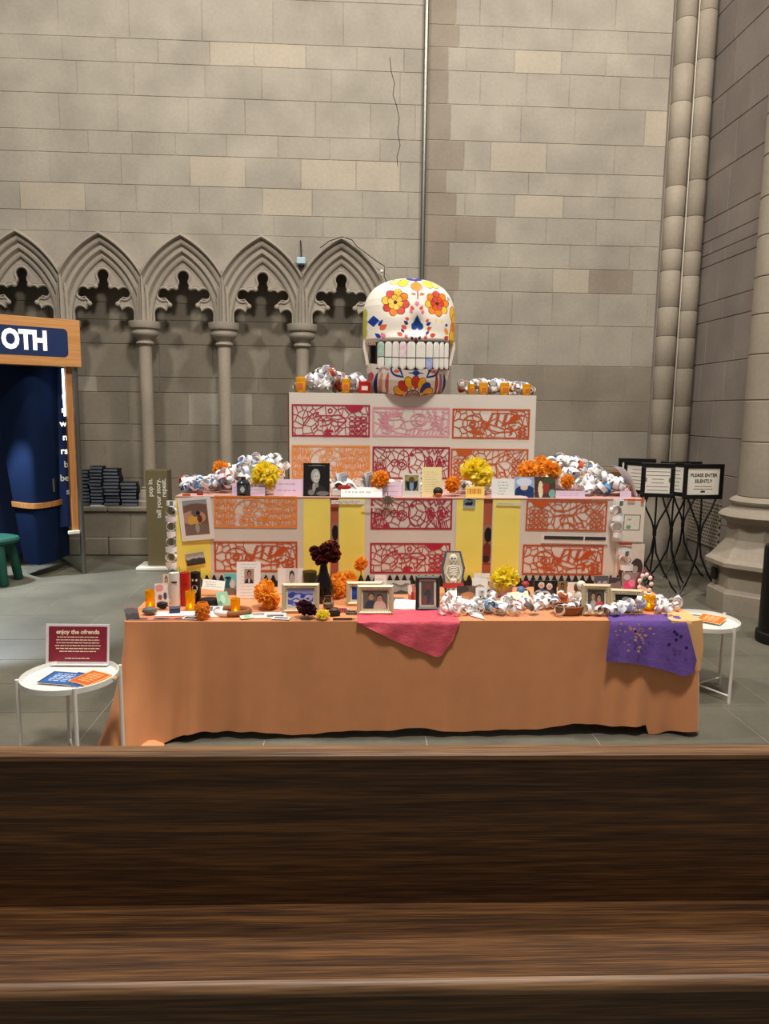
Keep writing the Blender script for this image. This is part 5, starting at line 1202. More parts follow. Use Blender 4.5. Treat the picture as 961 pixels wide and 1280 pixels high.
card('drawing_card', 'pink and white drawing card leaning on the white candle', 'card', (194, 212, 730, 758), blobs((236, 222, 214), [(.3, .8, .3, .16, (226, 150, 150)), (.7, .45, .12, .16, (70, 74, 96)), (.35, .4, .14, .12, (160, 90, 90)), (.5, .12, .4, .1, (190, 160, 140))]), tilt=14, rz=12)
card('photo_print', 'tiny portrait photo behind the drawing card', 'photo', (203.5, 212, 718, 733), portrait((220, 206, 190), hair=(90, 50, 40), cloth=(200, 120, 120)), Y=4.98, tilt=4)
for (px, py, sx, sy, sz, m_, l, nm) in ((187, 768, .045, .03, .024, 'pebble', 'smooth grey pebble at the left table edge', 'pebble'), (203, 761, .035, .02, .024, 'blackm', 'small black stone near the left votive cup', 'pebble')):
    p = onz(px, py, TZ); t = thing(nm, l, 'stone', (p.x, p.y, TZ)); mb = MB().sphere((0, 0, sz), sz, 14, 9, sx=sx/sz, sy=sy/sz)
    mb.v = [(x+.006*math.sin(9*z/sz+x*40), y, z) for x, y, z in mb.v]; mb.build('stone', M[m_], t, smooth=True)
p = onz(218.5, 766, TZ); t = thing('trinket_box', 'small dark blue box beside the white candle', 'box', (p.x, p.y, TZ), .2)
MB().cbox(-.032, .032, -.02, .02, 0, .028, .003).build('box', mat('slate_blue', (52, 62, 92), .5), t); MB().cbox(-.034, .034, -.022, .022, .028, .037, .003).build('lid', mat('slate_blue_lid', (62, 72, 104), .5), t)
p = onz(219, 755, TZ); t = thing('paper_cube', 'small white paper cube before the white candle', 'cube', (p.x-.005, p.y-.04, TZ), .3)
MB().cbox(-.022, .022, -.022, .022, 0, .05, .003).build('cube', M['paper'], t); MB().box(-.0225, .0225, -.0225, .0225, .02, .024).build('band', M['pencil'], t)
# middle
card('photo_print', 'black and white portrait of a woman behind the blue picture frame', 'photo', (347, 379, 711, 737), framed(portrait((214, 212, 208), (180, 176, 172), (60, 58, 58), (210, 208, 206)), .3, .8, .0, 1, (232, 230, 226)), Y=4.93, tilt=6)
X, Y, w, h = std(378, 396, 714, 738, TZ, 4.92)
t = thing('glass_tumbler', 'smoked glass tumbler between the portrait and the vase', 'tumbler', (X, Y, TZ))
MB().lathe([(.034, 0), (.05, h), (.047, h), (.032, .008), (0, .008)], 20).build('glass', M['smoke'], t, smooth=True); MB().lathe([(0, .001), (.033, .001), (.034, .012), (0, .012)], 16).build('base', M['vase'], t)
X, Y, w, h = std(403, 418, 743, 760, TZ)
t = thing('glass_jar', 'little clear glass jar below the peach flower', 'jar', (X, Y, TZ)); MB().lathe([(.03, 0), (.036, .01), (.036, .05), (.026, .062), (.03, .075), (.027, .075), (.024, .062), (.033, .05), (.033, .01), (0, .008)], 18).build('glass', M['jar'], t, smooth=True)
MB().lathe([(0, .009), (.031, .011), (.031, .03), (0, .03)], 14).build('filling', M['dry'], t)
p = onz(418, 769, TZ); t = thing('carved_box', 'small dark carved trinket before the marigold bunch', 'trinket', (p.x, p.y, TZ), .3)
MB().cbox(-.032, .032, -.025, .025, 0, .03, .006).build('body', M['vase'], t); MB().lathe([(.026, .03), (.03, .036), (.018, .048), (0, .05)], 14, sy=.8).build('lid', mat('dark_wood', (92, 62, 46), .5), t, smooth=True)
for px, py, c, l in ((428, 764, (150, 60, 74), 'pink bead bracelet left of the couple photo frame'), (440, 767, (90, 80, 84), 'dark bead bracelet beside the couple photo frame')):
    p = onz(px, py, TZ); t = thing('bead_bracelet', l, 'bracelet', (p.x, p.y, TZ)); mb = MB()
    for k in range(16): a = 2*PI*k/16; mb.sphere((.035*math.cos(a), .022*math.sin(a), .008), .008, 8, 5)
    mb.build('beads', mat('beads', c, .3), t, smooth=True); MB().sphere((.035, -.008, .011), .011, 8, 6).build('charm', M['goldbead'], t, smooth=True)
a, b = onz(416, 775, TZ), onz(446, 775, TZ)
t = thing('pen', 'dark pen lying at the table edge left of the pink cloth', 'pen', (a.x, a.y, TZ)); L_ = (b-a).length
MB().tube([(0, .0, .006), (L_*.8, 0, .006)], .006, 8).build('barrel', M['vase'], t, smooth=True); MB().tube([(L_*.8, 0, .006), (L_*.95, 0, .006), (L_, 0, .006)], [.005, .002, .0008], 8).build('tip', M['steel'], t, smooth=True)
card('photo_print', 'wide black and white group photo behind the pink cloth', 'photo', (483, 513, 726, 745), bands([(70, 70, 66), (150, 148, 140), (110, 108, 102), (190, 188, 182)], 14, .25), Y=4.92, tilt=10)
card('white_card', 'small blank white card behind the couple photo frame', 'card', (468, 483, 719, 740), note((240, 236, 228), (200, 196, 190), 3, 70), Y=4.98, tilt=6)
card('greeting_card', 'red and white card leaning against the dark green frame', 'card', (510, 520, 731, 755), blobs((206, 120, 100), [(.3, .7, .3, .3, (236, 226, 216)), (.6, .3, .25, .3, (190, 50, 46))]), Y=4.70, tilt=8, rz=20)
flat('white_sheet', 'crumpled white sheet lying behind the pink cloth', 'paper', 506, 762, .17, .16, blobs((240, 240, 240), [(.3, .7, .2, .1, (222, 224, 228))]), rz=-12, tilt=82)
flat('photo_card', 'brown snapshot lying behind the couple photo frame', 'photo card', 498, 752, .12, .12, blobs((150, 130, 112), [(.5, .5, .3, .3, (90, 84, 80))]), rz=10, lift=.0)
# coffin with skeleton
X, Y, w, h = std(551, 581.5, 690, 750, TZ)
t = thing('skeleton_coffin', 'wooden coffin shaped panel with a skeleton and a red band', 'coffin', (X, Y, TZ), rx=-R(10))
k_ = w/2; cof = [(-.55, 0), (.55, 0), (.98, .66), (.62, 1), (-.62, 1), (-.98, .66)]
MB().prism([(x*k_, z*h) for x, z in cof], -.004, .018).build('rim', mat('blue_grey_rim', (78, 88, 110), .6, var=.2, scale=60), t)
MB().prism([(x*k_*.8, .03*h+z*h*.94) for x, z in cof], -.007, -.003).build('panel', mat('straw_panel', (206, 190, 150), .6, var=.1), t)
sk2 = MB(); sk2.sphere((0, -.010, h*.84), .028, 14, 9, sy=.3, sz=1.15)
for q in range(6): sk2.tube([(-.032+.002*q, -.010, h*(.68-.035*q)), (0, -.013, h*(.70-.035*q)), (.032-.002*q, -.010, h*(.68-.035*q))], .0045, 5)
sk2.tube([(0, -.010, h*.78), (0, -.010, h*.42)], .006, 6); sk2.sphere((0, -.010, h*.40), .026, 10, 6, sy=.3, sz=.6)
for s in (-1, 1): sk2.tube([(s*.034, -.010, h*.70), (s*.052, -.010, h*.54), (s*.03, -.012, h*.43)], .006, 6); sk2.tube([(s*.014, -.010, h*.38), (s*.018, -.010, h*.20), (s*.015, -.010, h*.05)], .007, 6)
sn = sk2.build('skeleton', M['off'], t, smooth=True)
ey = MB()
for x in (-.010, .010): ey.sphere((x, -.0185, h*.85), .006, 8, 5, sy=.3)
ey.box(-.008, .008, -.020, -.017, h*.80, h*.803).build('face_mark', M['blackm'], sn)
MB().box(-k_*.84, k_*.84, -.018, -.008, h*.25, h*.35).build('band', M['red_tape'], t)
card('photo_print', 'tan rock photo right of the skeleton coffin', 'photo', (571, 596.5, 733, 758), blobs((110, 84, 66), [(.55, .45, .4, .25, (190, 124, 84)), (.35, .3, .3, .2, (206, 140, 98)), (.2, .85, .4, .2, (70, 60, 56))]), tilt=12)
card('photo_card', 'narrow white card with a small portrait under the yellow blooms', 'photo card', (594.5, 608, 735, 760), framed(portrait((200, 198, 196)), .3, .85, .45, .85, note((240, 238, 234), (200, 198, 200), 4, 80, .1, .4, .05)), tilt=10)
card('photo_card', 'white card with a round photo behind the small portrait card', 'photo card', (590, 609, 723, 745), framed(blobs((240, 238, 234), [(.5, .5, .42, .44, (120, 110, 80)), (.5, .5, .36, .38, (200, 190, 140)), (.5, .4, .2, .2, (70, 80, 60))]), .1, .9, .2, .7, (240, 238, 234)), Y=4.80, tilt=8)
card('white_card', 'tall white card with a dark heading behind the round photo', 'card', (592, 612, 717, 745), blobs((242, 242, 240), [(.6, .74, .32, .05, (90, 90, 94))]), Y=4.92, tilt=5)
card('photo_print', 'photo of a person in a dark suit left of the papered pot', 'photo', (607, 621, 727, 748), portrait((226, 222, 216), cloth=(46, 46, 54), shirt=(196, 180, 186), s=1.4), Y=4.82, tilt=6)
X, Y, w, h = std(643, 664, 726, 750, TZ)
t = thing('figurine', 'small blue and green figurine with a red cap beside the cream envelope', 'figurine', (X, Y, TZ))
MB().sphere((0, 0, .04), .04, 14, 9, sx=1.25).build('body', mat('figurine_green', (70, 92, 70), .5, var=.3, scale=25), t, smooth=True); MB().sphere((-.02, -.015, .07), .03, 12, 8).build('shawl', mat('figurine_blue', (90, 120, 170), .5, var=.2, scale=25), t, smooth=True)
MB().sphere((.012, 0, .105), .022, 12, 8).build('head', M['terrapot'], t, smooth=True); MB().lathe([(.026, .108), (.027, .114), (.018, .128), (0, .132)], 14, .012, 0).build('cap', mat('figurine_red', (170, 50, 66), .5), t, smooth=True)
card('cream_envelope', 'cream envelope leaning in front of the figurine', 'envelope', (636.5, 662.5, 739, 754), blobs((244, 238, 204), []), tilt=35, roll=-6)
card('photo_print', 'dark photo of two white haired people right of the figurine', 'photo', (667, 695.5, 726, 749), couple((22, 20, 22), (70, 90, 130), (60, 60, 66), (214, 170, 148), (226, 222, 216), (220, 216, 210)), Y=4.86, tilt=8)
card('photo_print', 'narrow brown portrait photo beside the dark couple photo', 'photo', (697, 708.5, 727, 748), portrait((130, 108, 66), (120, 80, 60), (60, 46, 34), (120, 100, 50)), Y=4.86, tilt=8)
card('white_card', 'blank white card right of the brown portrait photo', 'card', (709, 727, 728, 750), note((240, 234, 226), (222, 214, 206), 4, 90), Y=4.88, tilt=6)
X, Y, w, h = std(717, 734, 722, 757, TZ)
t = thing('toy_dog', 'brown and white toy dog sitting behind the upright gilt frame', 'toy', (X, Y+.02, TZ))
MB().sphere((0, 0, .055), .042, 14, 9, sz=1.3).build('body', M['off'], t, smooth=True); MB().sphere((0, -.012, .135), .032, 14, 9).build('head', M['off'], t, smooth=True)
MB().sphere((-.034, -.008, .12), .014, 10, 6, sz=2).sphere((.034, -.008, .12), .014, 10, 6, sz=2).build('ears', M['brown_box'], t, smooth=True)
MB().sphere((0, -.042, .128), .010, 8, 6).build('nose', M['blackm'], t, smooth=True); MB().sphere((-.02, -.03, .03), .018, 8, 6, sz=1.6).sphere((.02, -.03, .03), .018, 8, 6, sz=1.6).build('forelegs', M['brown_box'], t, smooth=True)
X, Y, w, h = std(691, 729, 754, 767, TZ)
t = thing('woven_basket', 'shallow brown woven basket left of the upright gilt frame', 'basket', (X, Y, TZ))
MB().lathe([(0, .004), (.07, .004), (.10, .05), (.104, .054), (.104, .05), (.075, 0), (0, 0)], 24, sy=.65).build('bowl', M['wicker'], t, smooth=True)
MB().tube([(.102*math.cos(R(a)), .066*math.sin(R(a)), .054) for a in range(0, 360, 15)], .006, 6, closed=True).build('rim', M['wicker'], t, smooth=True)
X, Y, w, h = std(700, 712, 746, 758, TZ)
t = thing('clay_pot', 'small terracotta pot behind the woven basket', 'pot', (X, Y+.05, TZ)); MB().lathe([(.02, 0), (.03, .055), (.034, .055), (.034, .07), (.028, .07), (.02, .01), (0, .01)], 16).build('pot', M['terrapot'], t, smooth=True)
MB().lathe([(0, .058), (.028, .058), (0, .062)], 12).build('soil', M['brown_box'], t)
card('photo_print', 'black and white photo behind the wide gilt frame', 'photo', (742, 760, 720, 742), bands([(60, 60, 66), (170, 170, 174), (90, 90, 96)], 17, .2), Y=4.88, tilt=5)
card('photo_print', 'dim photo left of the pink rose photo', 'photo', (760, 776, 722, 744), bands([(90, 76, 74), (130, 116, 112), (70, 60, 62)], 19, .2), Y=4.86, tilt=5)
card('photo_print', 'photo with bright pink roses below the dangling chain', 'photo', (777, 798, 716, 744), blobs((150, 130, 124), [(.4, .4, .3, .25, (226, 70, 120)), (.6, .55, .2, .15, (240, 130, 160)), (.3, .8, .2, .12, (200, 190, 186)), (.75, .2, .2, .16, (110, 90, 80))]), Y=4.86, tilt=6)
X, Y, w, h = std(795, 814, 714, 744, TZ, 4.86)
t = thing('ribbon_wreath', 'small dark red and white ribbon wreath at the right end', 'wreath', (X, Y, TZ))
MB().tube([(w*.48*math.cos(R(a)), 0, h*.5+h*.46*math.sin(R(a))) for a in range(0, 360, 18)], .012, 8, closed=True).build('ring', mat('wine_ribbon', (120, 40, 46), .6), t, smooth=True)
mb = MB()
for k in range(9): a = k*40; mb.sphere((w*.40*math.cos(R(a)), -.012, h*.5+h*.38*math.sin(R(a))), .016, 8, 5, sy=.5)
mb.build('paper_knot', M['paper'], t, smooth=True)
a, b = ony(838, 758, 4.62), ony(834.5, 724, 4.62)
t = thing('incense_stick', 'thin upright stick at the right end of the table', 'stick', (a.x, 4.62, TZ)); MB().tube([(0, 0, .0), (b.x-a.x, 0, b.z-TZ)], .004, 6).build('stick', M['dry'], t); MB().lathe([(0, 0), (.02, 0), (.014, .012), (0, .014)], 12).build('holder', M['paper'], t)
# long white paper banner and loose white strips
a = [onz(x, y, TZ) for x, y in ((560, 752), (578, 748), (606, 775), (588, 770))]
t = thing('paper_banner', 'long tapering white paper streamer across the table edge', 'paper', tuple(a[0]))
top = [(p-a[0])+Vector((0, 0, z)) for p, z in zip(a, (.075, .06, .004, .004))]
MB().add([tuple(p) for p in top]+[(p.x, p.y+.01, max(0, p.z-.02)) for p in top], [(0, 1, 2, 3), (4, 7, 6, 5), (0, 4, 5, 1), (1, 5, 6, 2), (2, 6, 7, 3), (3, 7, 4, 0)]).build('strip', M['paper'], t)
MB().cbox(.02, .06, -.02, .0, .0, .05, .004).build('tab', M['ink'], t)

# ================================================================== TISSUE SHEETS OVER THE EDGE
def drape(name, label, pts, m_, rows_=14, yoff=.012, back=.22, bx=None, wav=.006):
    """pts: outline (px,py) of the hanging part, given as top-left, top-right then the lower edge right to left"""
    ptl, ptr, low = pts[0], pts[1], pts[2:][::-1]
    NX = 30; vs = []; fs = []; o = ony((ptl[0]+ptr[0])/2, (ptl[1]+ptr[1])/2, AY0)
    lx = [p[0] for p in low]; ly = [p[1] for p in low]
    # parametrise lower edge by length
    s = [0]
    for k in range(1, len(low)): s.append(s[-1]+math.hypot(lx[k]-lx[k-1], ly[k]-ly[k-1]))
    grid = []
    for i in range(NX+1):
        u = i/NX; tx_ = ptl[0]+(ptr[0]-ptl[0])*u; bxp = np.interp(u*s[-1], s, lx); byp = np.interp(u*s[-1], s, ly); col = []
        T0 = ony(tx_, ptl[1]+(ptr[1]-ptl[1])*u, AY0-.016)
        for q in range(4):
            d = back*(1-q/4); col.append((T0.x+.01*math.sin(q+u*9), AY0+d, .7475+.003*math.sin(u*25+q)))
        for q in range(rows_+1):
            v = q/rows_; px = tx_+(bxp-tx_)*v; py = ptl[1]+(byp-ptl[1])*v
            y = AY0-.014-yoff*(v**.7)-wav*v*math.sin(u*22+v*3); p = ony(px, py, y); z = min(p.z, .7475); col.append((p.x, y if q else AY0-.008, z))
        grid.append(col)
    n = len(grid[0]); vs = [p for c in grid for p in c]; fs = [(i*n+j, (i+1)*n+j, (i+1)*n+j+1, i*n+j+1) for i in range(NX) for j in range(n-1)]
    t = thing(name, label, 'tissue sheet', tuple(o)); MB().add([(p[0]-o.x, p[1]-o.y, p[2]-o.z) for p in vs], fs).build('sheet', m_, t, smooth=True)
    return t, o
t, o = drape('tissue_sheet', 'pink tissue sheet with its corner hanging over the table front', [(446, 777), (575, 776), (566, 800), (551, 821), (546, 822), (520, 812), (490, 800), (446, 778)], M['pink'], back=.24)
t, o = drape('tissue_sheet', 'peach tissue square hanging behind the purple sheet at the right corner', [(838, 772), (878, 772), (879, 812), (875, 839), (860, 838), (845, 820)], M['peach'], yoff=.006, back=.2, wav=.002)
t, o = drape('tissue_sheet', 'purple cut tissue sheet hanging over the right table front', [(763, 776), (858, 775), (871, 826), (866, 842), (856, 846), (838, 840), (815, 834), (790, 829), (757, 827)], M['purple'], yoff=.044, back=.12, wav=.008)
g = random.Random(5); hl = MB(); dk = MB()
for k in range(34):
    a = g.uniform(0, 2*PI); r_ = g.uniform(3, 27); px, py = 792+r_*1.05*math.cos(a), 792+r_*.85*math.sin(a)
    if py < 778: continue
    p = ony(px, py, AY0-.072)-o; rr = g.uniform(.006, .011); hl.add([(p.x+rr*math.cos(R(b)), p.y, p.z+rr*.8*math.sin(R(b))) for b in range(0, 360, 45)], [tuple(range(8))])
for px, py in ((836, 806), (845, 800), (846, 793), (858, 810), (843, 790), (851, 796)):
    p = ony(px, py, AY0-.08)-o; rr = .012; dk.add([(p.x+rr*math.cos(R(b)), p.y, p.z+rr*math.sin(R(b))) for b in range(0, 360, 45)], [tuple(range(8))])
tag(hl.build('cutouts', M['purple_hole'], t), kind='stuff'); tag(dk.build('dark_spots', M['purple_dot'], t), kind='stuff')

# ================================================================== SIDE TABLES
def tray_table(label, cx, cy, r, h, rot):
    t = thing('tray_table', label, 'side table', (cx, cy, 0), rot)
    MB().lathe([(0, h-.022), (r-.004, h-.022), (r, h-.018), (r, h+.012), (r-.006, h+.014), (r-.008, h-.012), (0, h-.012)], 48).build('tray', M['white'], t, smooth=True)
    for k in range(4):
        a = PI/4+k*PI/2; x, y = (r+.008)*math.cos(a), (r+.008)*math.sin(a)
        MB().tube([(x, y, 0), (x, y, h+.02)], .011, 8).build('leg', M['white'], t, smooth=True)
    for k in range(2):
        a = PI/4+k*PI/2; MB().tube([((r+.008)*math.cos(a), (r+.008)*math.sin(a), .05), (-(r+.008)*math.cos(a), -(r+.008)*math.sin(a), .05)], .007, 6).build('crossbar', M['white'], t, smooth=True)
    return t
TH = .53
tray_table('white round tray table in front of the left end of the altar', -1.53, 3.95, .255, TH, R(-20))
tray_table('white round tray table behind the right end of the altar', 2.555, 4.99, .262, TH, R(-18))
zt = TH-.010
# acrylic sign on the left tray
p = onz(99, 833, zt); a = ony(59, 783, p.y); b = ony(135, 779, p.y); sw, sh = .365, .235
t = thing('acrylic_sign', 'burgundy sign in a clear acrylic stand on the left tray table', 'sign', (p.x-.018, p.y+.02, zt+.004), R(-2), rx=-R(8))
MB().cbox(-sw/2, sw/2, 0, .004, .004, sh, .001).build('stand_back', M['acry'], t); MB().box(-sw/2, sw/2, -.03, .05, 0, .004).build('stand_foot', M['acry'], t)
MB().box(-sw/2+.018, sw/2-.012, -.003, 0, .018, sh-.014).build('poster', M['burg'], t)
text('enjoy the ofrenda', .034, (.003, -.0035, sh-.046), (PI/2, 0, 0), M['sepia'], t, off=.0011, sx=1.02)
g = random.Random(3)
for k, wd_ in enumerate((.236, .25, .246, .262, .25, .21)):
    z = sh-.078-k*.0165; mb = MB(); x = -wd_/2
    while x < wd_/2: l = g.uniform(.008, .026); mb.box(x, min(x+l, wd_/2), -.0042, -.0034, z, z+.005); x += l+.004
    mb.build('text_line', M['sepia'], t, loc=(.003, 0, 0))
mb = MB(); x = -.07
while x < .07: l = g.uniform(.01, .024); mb.box(x, x+l, -.0042, -.0034, .034, .039); x += l+.004
mb.build('text_line', M['sepia'], t)
def leaflet(label, px, py, w, d, bgc, rim, ink, rz, lift, z=zt, big=False):
    def f(u, v):
        img = A3(u, bgc); put(img, (u < .04) | (u > .96) | (v < .04) | (v > .96), rim)
        gg = np.random.default_rng(int(px)); 
        for i in range(5):
            y = .82-.14*i; hh = .035 if i not in (1, 2) else .05; s_ = np.sin(u*60+i*7)+.5*np.sin(u*31)
            put(img, (abs(v-y) < hh) & (abs(u-.5) < .28+.04*(i % 2)) & (s_ > -.6), ink)
        return img
    p = onz(px, py, z); o = link('leaflet', sheet_mesh('leaflet', w, d, f, .003), None, (p.x, p.y, z+.003+lift), (-R(88), 0, R(rz))); return tag(o, label, 'leaflet')
leaflet('blue leaflet at the front of the left tray table', 66, 857, .19, .16, (52, 100, 170), (26, 40, 84), (190, 206, 226), -12, .008)
leaflet('blue leaflet tucked under the first on the left tray table', 84, 858, .15, .17, (44, 92, 170), (26, 40, 84), (170, 190, 216), -22, .003)
leaflet('orange leaflet on top at the right of the left tray table', 97, 857, .15, .17, (204, 98, 40), (244, 176, 80), (236, 170, 110), -30, .010)
leaflet('orange leaflet underneath on the left tray table', 101, 857, .15, .17, (236, 150, 50), (250, 196, 100), (246, 190, 110), -38, .005)
leaflet('orange leaflet with a pale border on the right tray table', 884, 780, .17, .19, (226, 116, 34), (246, 170, 90), (250, 200, 140), -42, .012)
p = onz(868, 776, zt); o = link('leaflet', sheet_mesh('leaflet', .2, .13, blobs((90, 96, 92), [(.5, .5, .3, .3, (190, 196, 190)), (.2, .3, .2, .2, (40, 40, 40))]), .003), None, (p.x+.04, p.y+.02, zt+.004), (-R(90), 0, R(-30))); tag(o, 'grey printed leaflet under the orange one on the right tray table', 'leaflet')

# ================================================================== SIGN STANDS
def sign_stand(label, px, py_floor, Y, rz, w=.46, h=.385, ztop=None, txt=None, seed=1):
    p = ony(px, 600, Y); z1 = ztop; z0 = z1-h
    t = thing('sign_stand', label, 'sign stand', (p.x, Y, 0), R(rz))
    fr = MB(); b = .048
    for x0, x1, y0, y1 in ((-w/2, w/2, z0, z0+b), (-w/2, w/2, z1-b, z1), (-w/2, -w/2+b, z0+b, z1-b), (w/2-b, w/2, z0+b, z1-b)): fr.cbox(x0, x1, -.012, .012, y0, y1, .004)
    for sx in (-1, 1):
        for zz_ in (z0+b/2, z1-b/2): fr.sphere((sx*(w/2-b/2), -.013, zz_), .007, 8, 5)
    f_ = fr.build('frame', M['black'], t)
    s = MB().box(-w/2+b, w/2-b, -.003, .004, z0+b, z1-b).build('sheet', M['off'], t)
    if txt:
        zz_ = z1-b-.075
        for i, l in enumerate(txt): text(l, .052, (0, -.0045, zz_-i*.065), (PI/2, 0, 0), M['ink'], s, off=.001, sx=.92)
        for k, wd_ in enumerate((.2, .22)): MB().box(-wd_/2, wd_/2, -.0045, -.0035, zz_-.125-k*.028, zz_-.119-k*.028).build('text_line', M['pencil'], s)
        MB().box(-.025, .025, -.0045, -.0035, z0+b+.025, z0+b+.045).build('mark', M['ink'], s)
    else:
        g = random.Random(seed)
        for k in range(6): wd_ = g.uniform(.12, .26); MB().box(-wd_/2, wd_/2, -.0045, -.0035, z1-b-.05-k*.042, z1-b-.044-k*.042).build('text_line', M['pencil'], s)
        for sx in (-1, 1): MB().box(sx*.13-.014, sx*.13+.014, -.0045, -.0035, z0+h*.45, z0+h*.45+.05).build('ornament', M['pencil'], s)
    zc = z0*.62
    for k, a in enumerate((200, 340, 90)):
        ca, sa = math.cos(R(a)), math.sin(R(a)); dx = -1 if k == 0 else (1 if k == 1 else 0)
        MB().tube([(-dx*.0+(-ca)*.17, 0 if k < 2 else .01, z0+.005), (-ca*.12, 0, z0-.12), (-ca*.035, 0, z0-.28), (0, sa*.01, zc), (ca*.03, sa*.03, zc*.66), (ca*.12, sa*.12, zc*.36), (ca*.24, sa*.24, .05), (ca*.28, sa*.28, .012)], .011, 7).build('leg', M['black'], t, smooth=True)
    MB().tube([(0, 0, zc-.03), (0, 0, zc+.03)], .022, 10).build('collar', M['black'], t, smooth=True)
zE = ony(880, 580, 7.75).z
sign_stand('black iron sign stand nearest the pier reading please enter silently', 879, 746, 7.75, 3, ztop=zE, txt=['PLEASE ENTER', 'SILENTLY'])
sign_stand('black iron sign stand left of the please enter silently sign, facing slightly left', 822, 740, 8.0, -16, ztop=ony(822, 579, 8.0).z, w=.36, seed=2)
sign_stand('black iron sign stand turned edge on between two facing signs', 797, 735, 8.5, -58, ztop=ony(797, 577, 8.5).z, w=.40, seed=3)
sign_stand('black iron sign stand just behind the please enter silently sign, turned sharply', 843, 735, 8.2, -62, ztop=ony(845, 578, 8.2).z, w=.40, seed=4)
sign_stand('black iron sign stand farthest left beside the altar heap', 795, 730, 8.75, -14, ztop=ony(795, 573, 8.75).z, w=.44, seed=5)
sign_stand('black iron sign stand hidden mostly behind the please enter silently sign', 857, 730, 8.75, 6, ztop=ony(857, 577, 8.75).z, w=.40, seed=6)

# black bin at the right edge
p = onz(955, 806, 0); hz = ony(957, 682, p.y+.1).z
t = thing('black_bin', 'tall black cylindrical bin at the right edge before the pier', 'bin', (p.x+.185, p.y+.08, 0))
MB().lathe([(.19, 0), (.2, .02), (.2, .09), (.185, .10)], 28).build('base_ring', M['blackm'], t, smooth=True); MB().lathe([(.18, .10), (.18, hz-.03), (.172, hz), (0, hz)], 28).build('body', M['black'], t, smooth=True)

# ================================================================== BOOTH, STOOL, PYLON, BOOKS AT THE LEFT
pb = onz(106, 716, 0)                                 # foot of the glass post
ang = R(90-55); dxy = Vector((math.cos(ang), math.sin(ang), 0))
bo = thing('booth', 'navy recording booth with a light oak sign header at the left edge', 'booth', (pb.x-.08+.075, pb.y-.10+.02, 0), ang)
# local x runs along the header towards the right/back, local y towards the back
zb, zt_ = ony(98, 459, pb.y-.1).z, ony(98, 400.5, pb.y-.1).z
hd = MB().cbox(-1.7, .085, -.06, .06, zb, zt_, .004).build('header', M['oak'], bo)
hh = zt_-zb; rx0, rx1, rz0, rz1, rr = -1.6, -.055, zb+hh*.2, zt_-hh*.2, .05
def rrect(x0, x1, z0, z1, r, n=6):
    o = []
    for cx, cz, a in ((x1-r, z1-r, 0), (x0+r, z1-r, 90), (x0+r, z0+r, 180), (x1-r, z0+r, 270)):
        for k in range(n+1): o.append((cx+r*math.cos(R(a+90*k/n)), cz+r*math.sin(R(a+90*k/n))))
    return o
MB().prism(rrect(rx0, rx1, rz0, rz1, rr), -.063, -.059).build('sign_panel', M['blue'], hd)
text('OTH', hh*.54, (-.275, -.066, (rz0+rz1)/2), (PI/2, 0, 0), M['letter'], hd, name='lit_lettering', align='RIGHT', off=.012, ext=.004, sx=.76)
MB().tube([(.03, .02, 0), (.03, .02, zt_-.1)], .028, 10).build('corner_post', M['steel'], bo, smooth=True)
MB().cbox(-.075, -.0, .03, .11, ony(98, 665, pb.y).z, zb, .004).build('side_trim', M['oakv'], bo)
MB().box(-.11, -.09, .03, .05, 1.9, zb-.02).build('light_strip', M['boothlight'], bo)
tp = MB().box(-.42, .03, .32, .33, .55, zb).build('text_panel', M['blue'], bo)
for k, s in enumerate(('r', 'n', 'w', 'n', 'rs', 'b', 'be', 's')): text(s, .11, (-.012, .317, zb-.33-k*.165), (PI/2, 0, 0), M['letter'] if k < 5 else M['white_print'], tp, align='RIGHT', off=.002)
MB().cbox(-.13, -.0, .0, .04, .50, .54, .005).build('trim_foot', M['off'], bo)
MB().box(.022, .030, .03, 1.1, .02, zb).build('glass_panel', M['glass'], bo)
MB().box(.012, .042, .03, 1.1, 0, .03).build('glass_rail', M['steel'], bo)
MB().box(-1.7, .0, .06, 1.2, zt_-.1, zt_-.06).build('roof', M['navy'], bo)
# curved navy wall of the booth and the lit inner wall
ZB0 = .16
bot = [(30, 702), (46, 706), (66, 702), (87, 693)]; topx = [-14, 30, 58, 82]
q = [onz(x, y, ZB0) for x, y in bot]; qt = [ony(tx_, 461, p.y) for tx_, p in zip(topx, q)]
for p in q+qt: p.z = 0
cv = []; Rm = bo.matrix_world
inv = (Matrix.Translation(bo.location) @ Matrix.Rotation(ang, 4, 'Z')).inverted()
def cr_spline(P, n=10):
    o = []
    for i in range(len(P)-1):
        p0, p1, p2, p3 = P[max(i-1, 0)], P[i], P[i+1], P[min(i+2, len(P)-1)]
        for k in range(n):
            t = k/n; o.append(.5*((2*p1)+(p2-p0)*t+(2*p0-5*p1+4*p2-p3)*t*t+(3*p1-p0-3*p2+p3)*t**3))
    return o+[P[-1]]
crv = cr_spline([inv @ p for p in q]); crt = cr_spline([inv @ p for p in qt]); zt2 = zb+.02
